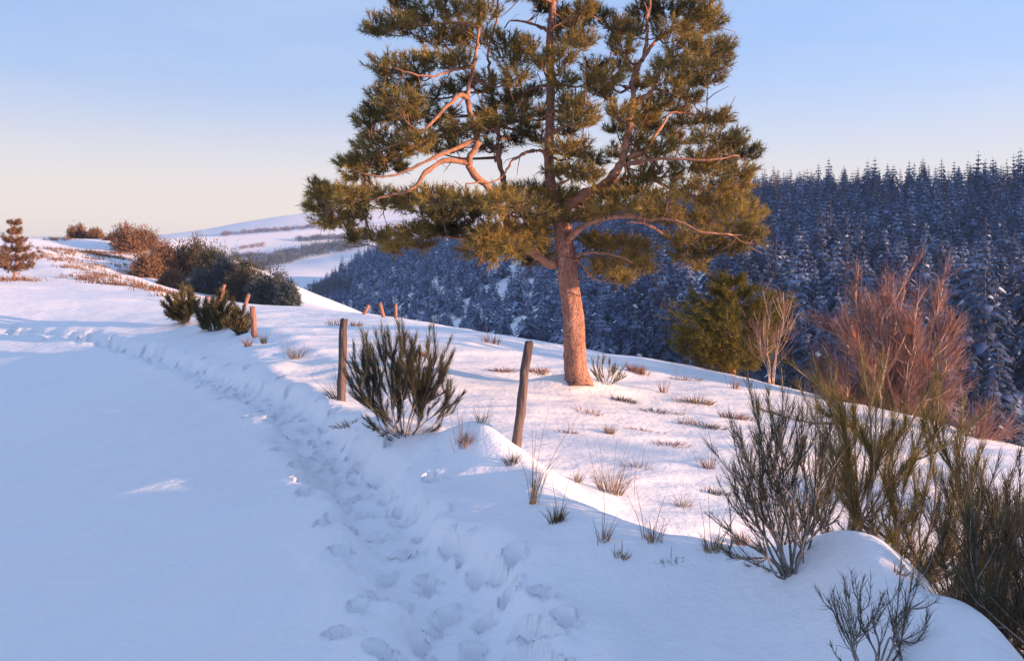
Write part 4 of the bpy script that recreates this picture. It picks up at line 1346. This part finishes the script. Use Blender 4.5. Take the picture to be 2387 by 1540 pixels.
TUFTS = [
    (690, 835, 70, 45, 70, 'tawny grass tuft on lit snow between the russet post and dark post', M_GRASS, 0, 5),
    (782, 930, 60, 55, 60, 'grey-green weeds leaning against the dark upright post', M_GRASS_D, -0.5, 4),
    (812, 992, 70, 28, 60, 'brown arching grass below the dark upright post, at the trail\'s bank', M_GRASS, -0.6, 0),
    (1082, 1040, 70, 45, 80, 'russet tuft with tall pale stalks between broom and thick post', M_GRASS_R, 0.1, 9),
    (1192, 1085, 60, 38, 70, 'dark grass wrapped round the foot of the thick leaning post', M_GRASS_D, -0.1, 2),
    (1240, 1175, 40, 150, 34, 'tall pale grass stalks rising just right of the thick leaning post', M_GRASS, 0.12, 5),
    (1296, 1218, 75, 60, 80, 'dark drooping grass clump on the bank edge below the tall stalks', M_GRASS_D, 0.1, 3),
    (1425, 1148, 150, 95, 110, 'wide straw-coloured grass tuft spreading on the lit field', M_GRASS, 0.05, 8),
    (1405, 1262, 60, 65, 26, 'thin straw sprigs below the wide straw-coloured tuft', M_GRASS, 0.0, 4),
    (1520, 1258, 80, 70, 40, 'loose crossing straw stems midway to the tangled broom', M_GRASS, 0.0, 6),
    (1655, 1282, 85, 70, 60, 'straw tuft just left of the tangled dark broom', M_GRASS, 0.1, 6),
    (1652, 1092, 60, 45, 70, 'russet and green tuft on the lit field above the tangled broom', M_GRASS_R, -0.2, 4),
    (1545, 914, 40, 42, 36, 'small brown sprig tuft on lit snow right of the pine', M_GRASS_R, 0.1, 3),
    (1375, 962, 55, 22, 60, 'low russet clod of grass in front of the pine\'s foot', M_GRASS_R, 0.1, 0),
    (1712, 905, 44, 36, 40, 'russet sprigs on the crest before the young pine', M_GRASS_R, 0.0, 4),
    (1145, 797, 36, 28, 44, 'small russet tuft alone on the crest left of the pine', M_GRASS_R, 0.0, 2),
    (780, 757, 30, 24, 40, 'brown clump on the crest behind the dark upright post\'s top', M_GRASS_R, 0.0, 0),
    (825, 758, 40, 20, 44, 'russet clump on the crest at the feet of the three posts', M_GRASS_R, 0.2, 0),
    (1170, 866, 50, 12, 44, 'flat russet grass streak on lit snow left of the leaning post\'s top', M_GRASS_R, 0.0, 0),
    (1265, 868, 60, 14, 50, 'flat russet grass streak between the leaning post and the pine', M_GRASS_R, 0.0, 0),
    (1455, 935, 70, 12, 50, 'dark low grass line trailing from the pine\'s foot', M_GRASS_D, 0.3, 0),
    (1535, 962, 80, 12, 50, 'thin brown grass line halfway from pine to tangled broom', M_GRASS_D, 0.3, 0),
    (1645, 998, 60, 14, 50, 'dark grass patch lower on the lit field, above the russet-green tuft', M_GRASS_D, 0.2, 0),
    (1710, 975, 60, 16, 50, 'russet grass patch on the lit field by the broom tips', M_GRASS_R, 0.1, 0),
    (1500, 1003, 50, 10, 36, 'faint russet blades on the open lit field', M_GRASS_R, 0.1, 0),
    (1570, 1038, 60, 14, 40, 'curved russet blades lower on the open lit field', M_GRASS_R, 0.3, 0),
    (1668, 1152, 50, 16, 40, 'olive blades poking out under the russet-green tuft', M_GRASS_D, 0.3, 0),
    (1728, 1268, 60, 50, 90, 'russet dead leaf clump beneath the tangled dark broom', M_GRASS_R, -0.1, 0),
    (578, 806, 40, 34, 56, 'russet tuft at the left foot of the russet sunlit post', M_GRASS_R, -0.2, 0),
    (615, 800, 30, 36, 50, 'green-grey tuft at the right foot of the russet sunlit post', M_GRASS_D, 0.0, 0),
    (372, 690, 60, 20, 50, 'tan grass fringe at the lane\'s top corner before the brooms', M_GRASS, 0.2, 0),
    (320, 662, 50, 22, 50, 'tan tuft under the brown bushes at the hill\'s foot', M_GRASS, 0.1, 0),
    (268, 656, 44, 22, 50, 'olive-tan tuft at the middle of the hill\'s foot', M_GRASS, 0.0, 0),
    (208, 655, 40, 26, 50, 'russet-tan tuft at the hill\'s foot nearest the small pine', M_GRASS_R, -0.2, 0),
    (2090, 1335, 60, 40, 22, 'thin russet stems lying on top of the snow mound', M_GRASS_R, 0.9, 4),
    (2310, 1450, 50, 80, 40, 'russet stems on the lit side of the snow mound', M_GRASS_R, -0.1, 4),
    (2345, 1540, 40, 90, 40, 'rust-brown stalks low in the corner below the shaggy broom', M_GRASS_R, 0.0, 4),
    (2230, 1420, 120, 110, 16, 'long pale crossing stalks over the snow mound', M_GRASS, -0.5, 8),
    (1600, 885, 60, 20, 60, 'straw patch on the crest just left of the young pine', M_GRASS, 0.1, 1),
    (1480, 868, 50, 16, 60, 'russet fringe on the crest right of the pine\'s foot', M_GRASS_R, 0.0, 1),
    (1620, 940, 70, 16, 60, 'pale straw line on the bank between pine and broom tips', M_GRASS, 0.2, 1),
    (1590, 985, 60, 22, 60, 'rust tuft at the middle of the bank below the straw line', M_GRASS_R, 0.1, 2),
    (1420, 1010, 50, 18, 50, 'small straw tuft on open snow below the pine', M_GRASS, 0.1, 2),
    (1330, 1010, 44, 20, 44, 'little rust tuft between the thick leaning post and pine', M_GRASS_R, 0.1, 2),
    (1490, 1090, 60, 26, 50, 'straw tuft just above the wide straw-coloured tuft', M_GRASS, 0.0, 3),
    (1590, 1180, 70, 40, 50, 'tawny tuft between the wide straw tuft and tangled broom', M_GRASS, 0.1, 4),
    (1340, 1120, 50, 34, 40, 'sparse tawny stems right behind the dark drooping clump', M_GRASS, 0.1, 4),
    (1450, 1300, 60, 34, 40, 'straw blades on the bank edge under the thin sprigs', M_GRASS, 0.2, 3),
    (1560, 1310, 50, 24, 40, 'short dark blades on the shaded bank edge', M_GRASS_D, 0.1, 1),
    (1120, 985, 50, 40, 30, 'fine pale stalks on lit snow right of the dark broom', M_GRASS, 0.1, 6),
    (980, 830, 30, 14, 30, 'tiny rust tuft behind the dark broom on lit snow', M_GRASS_R, 0.0, 0),
]
for k, (vx, vy, w, h, n, lab, mt, lean, stk) in enumerate(TUFTS):
    dd = 5.0 if vx > 2300 else (4.9 if vx == 2230 else None)
    if h < 20:
        h, n, w = h * 1.7, int(n * 2.6), w * (0.8 + 0.6 * ((k * 37) % 10) / 10)
    tuft(vx, vy, w, h, n, lab, 200 + k, mt, lean, stk, d=dd, bendy=0.45)

# ------------------------------------------------------------------ bushes of the left hill and hedges beyond
BUSH = [  # column, row of base, distance, half width px, height px, material, label, leaf blades
    (312, 592, 96, 48, 66, M_BRUSH, 'big round sunlit brown bush crowning the snowy hill', 5200),
    (180, 562, 104, 22, 34, M_BRUSH, 'small brown bush on the hilltop beside the small pine', 1800),
    (222, 566, 103, 20, 30, M_BRUSH, 'pale brown brush on the hilltop between two bushes', 1500),
    (258, 572, 101, 16, 28, M_BRUSH, 'reddish low bush just left of the big round bush', 1300),
    (345, 640, 84, 44, 48, M_BRUSH, 'brown bush below the big round bush on the lit slope', 3400),
    (392, 640, 88, 52, 84, M_BRUSH, 'tall russet thicket right of the big round bush', 4800),
    (400, 668, 78, 30, 34, M_BRUSH, 'low russet bush at the thicket\'s foot', 2200),
    (452, 650, 88, 48, 88, M_BRUSH_G, 'green-brown rounded tree in the middle of the hedge', 4600),
    (498, 668, 84, 44, 92, M_BRUSH_G, 'green-brown tree right of the rounded tree in the hedge', 4200),
    (470, 690, 76, 36, 60, M_BRUSH_D, 'dark bush in the hedge behind the olive broom row', 3000),
    (530, 690, 76, 46, 84, M_BRUSH_D, 'dark blue-green tree low in the hedge', 4200),
    (575, 700, 74, 42, 84, M_BRUSH_G, 'dusky tree near the lower end of the hedge', 3600),
    (625, 712, 72, 42, 82, M_BRUSH_D, 'dark tree with frosted side near the hedge\'s lower end', 3800),
    (668, 722, 70, 30, 62, M_BRUSH_D, 'last dark bush at the valley end of the hedge', 2600),
    (548, 622, 120, 14, 40, M_BRUSH_D, 'small dark tree poking up behind the hedge', 1000),
]
for k, (vx, vy, d, hw, hh, mt, lab, nb) in enumerate(BUSH):
    m = SV / FPX * d
    b = at(vx, vy, d)
    g0 = float(H(b[0], b[1]))
    top = b[2] + hh * m
    z0 = min(g0, b[2]) - 0.1
    mb = far_bush_mesh(hw * m, (top - z0) * 0.95, int(nb * 1.7), 0.34, 0.075, 400 + k, None)
    root = empty('hedge_tree' if hh > 60 else 'hill_bush', (b[0], b[1], z0))
    tag(root, lab, 'tree' if hh > 60 else 'bush', 'bushes along the hill hedge')
    V = np.vstack(mb.V)
    # branches and crown apart
    cr = mesh_np('crown', V[:mb.T[0].max() + 1], mb.T[0], mt)
    link('crown', cr, root)
    off = mb.T[0].max() + 1
    T2 = np.vstack(mb.T[1:]) - off
    link('branches', mesh_np('branches', V[off:], [T2, np.vstack(mb.Q) - off], M_TWIG), root)

# thin brown grass terraces on the sunlit hill
tg = MB()
rgg = np.random.default_rng(9)
for (x0, y0, x1, y1, n) in [(100, 580, 330, 596, 260), (110, 605, 250, 603, 160), (150, 622, 300, 618, 200), (180, 650, 330, 632, 240), (190, 586, 290, 604, 240), (60, 600, 160, 590, 160), (230, 660, 340, 668, 140), (340, 672, 430, 690, 160), (115, 560, 180, 552, 120), (0, 652, 60, 650, 90)]:
    for q in range(n):
        f = rgg.uniform()
        p = ground_pt(x0 + (x1 - x0) * f + rgg.normal() * 2, y0 + (y1 - y0) * f + rgg.normal() * 1.6, 30, 160) if q % 6 == 0 else p + np.array([rgg.normal() * 0.45, rgg.normal() * 0.10, 0])
        m = 3
        pp = p + rgg.normal(size=(m, 3)) * 0.12
        pp[:, 2] = H(pp[:, 0], pp[:, 1]) - 0.02
        tg.blades(pp, rgg.normal(size=(m, 3)) * 0.5 + np.array([0, 0, 1]), rgg.uniform(0.15, 0.4, m), 0.06)
o = tg.build('dry_grass', M_BRUSH)
tag(o, 'thin brown grass showing along the terraces of the sunlit hill', 'grass', kind='stuff')


# hedgerows and heath on the far slope
dg = bpy.context.evaluated_depsgraph_get()
dg.update()


def cast(vx, vy):
    dirv = Vector(((vx * SV - 512) / FPX, 1.0, -(vy * SV - HOR) / FPX)).normalized()
    o0 = Vector((0, 0, EYE)) + dirv * 200
    ok, loc, nr, idx, ob, mt = scene.ray_cast(dg, o0, dirv)
    return np.array(loc) if ok else None


def hedgerow(pts, wid, n, hgt, mat, label, seed):
    rg = np.random.default_rng(seed)
    mb = MB()
    P = np.array(pts, float)
    L = np.r_[0, np.cumsum(np.linalg.norm(np.diff(P, axis=0), axis=1))]
    cs = []
    for q in range(n):
        s = rg.uniform(0, L[-1])
        i = min(np.searchsorted(L, s, 'right') - 1, len(P) - 2)
        c = P[i] + (P[i + 1] - P[i]) * (s - L[i]) / (L[i + 1] - L[i])
        w = cast(c[0], c[1] + rg.uniform(-0.5, 0.5) * wid)
        if w is not None:
            cs.append(w)
    if not cs:
        return
    for w in cs:
        m = 70
        h = hgt * rg.uniform(0.6, 1.3)
        u = rg.normal(size=(m, 3)) * np.array([h * 0.42, h * 0.42, h * 0.25])
        pp = w + u + np.array([0, 0, h * 0.45])
        mb.blades(pp, nrm(u) * 0.5 + np.array([0, 0, 0.8]) + rg.normal(size=(m, 3)) * 0.4, h * 0.4 * rg.uniform(0.6, 1.3, m), h * 0.10)
    o = mb.build('hedgerow', mat, None, cs[0])
    o.location = [float(c) for c in cs[0]]
    tag(o, label, 'hedge')
    return o


hedgerow([(560, 640), (640, 612), (720, 590), (800, 578), (850, 572)], 18, 170, 5.5, M_BRUSH_D, 'dark green hedgerow slanting down the far snowy slope', 1)
hedgerow([(540, 600), (620, 598)], 6, 24, 3.5, M_BRUSH_D, 'short dark hedgerow on the far slope above the hill hedge', 2)
hedgerow([(640, 592), (700, 582)], 4, 20, 2.4, M_BRUSH_G, 'faint thin hedge on the far slope above the slanting one', 3)
hedgerow([(690, 562), (760, 556), (800, 556)], 6, 50, 4.0, M_BRUSH_D, 'grey-green scrub line high on the far slope', 4)
hedgerow([(560, 578), (620, 572)], 6, 26, 2.4, M_BRUSH, 'tawny scrub row on the far slope', 5)
hedgerow([(730, 690), (770, 675), (800, 668)], 14, 40, 4.5, M_BRUSH_D, 'dark scrub at the bottom of the wooded slope by the valley', 6)
hedgerow([(520, 548), (600, 540), (700, 533), (760, 528)], 5, 90, 3.5, M_HEATH, 'purplish heath strip along the far hilltop', 7)

# ------------------------------------------------------------------ the air of the valley
HX, HZ0, HZ1 = 9200.0, -60.0, 99.0
hv = np.array([(x, y, z) for z in (HZ0, HZ1) for y in (-HX, HX) for x in (-HX, HX)], float)
hf = np.array([[0, 2, 3, 1], [4, 5, 7, 6], [0, 1, 5, 4], [2, 6, 7, 3], [0, 4, 6, 2], [1, 3, 7, 5]])
hm = bpy.data.materials.new('haze_air')
hm.use_nodes = True
hn = hm.node_tree
for n in list(hn.nodes):
    hn.nodes.remove(n)
ho = hn.nodes.new('ShaderNodeOutputMaterial')
hp = hn.nodes.new('ShaderNodeVolumePrincipled')
hp.inputs['Color'].default_value = (0.34, 0.55, 1.0, 1)
hp.inputs['Density'].default_value = 0.00032
hn.links.new(hp.outputs['Volume'], ho.inputs['Volume'])
o = link('haze', mesh_np('haze', hv, hf, hm))
tag(o, 'faint bluish winter haze filling the valley air', 'haze', kind='stuff')
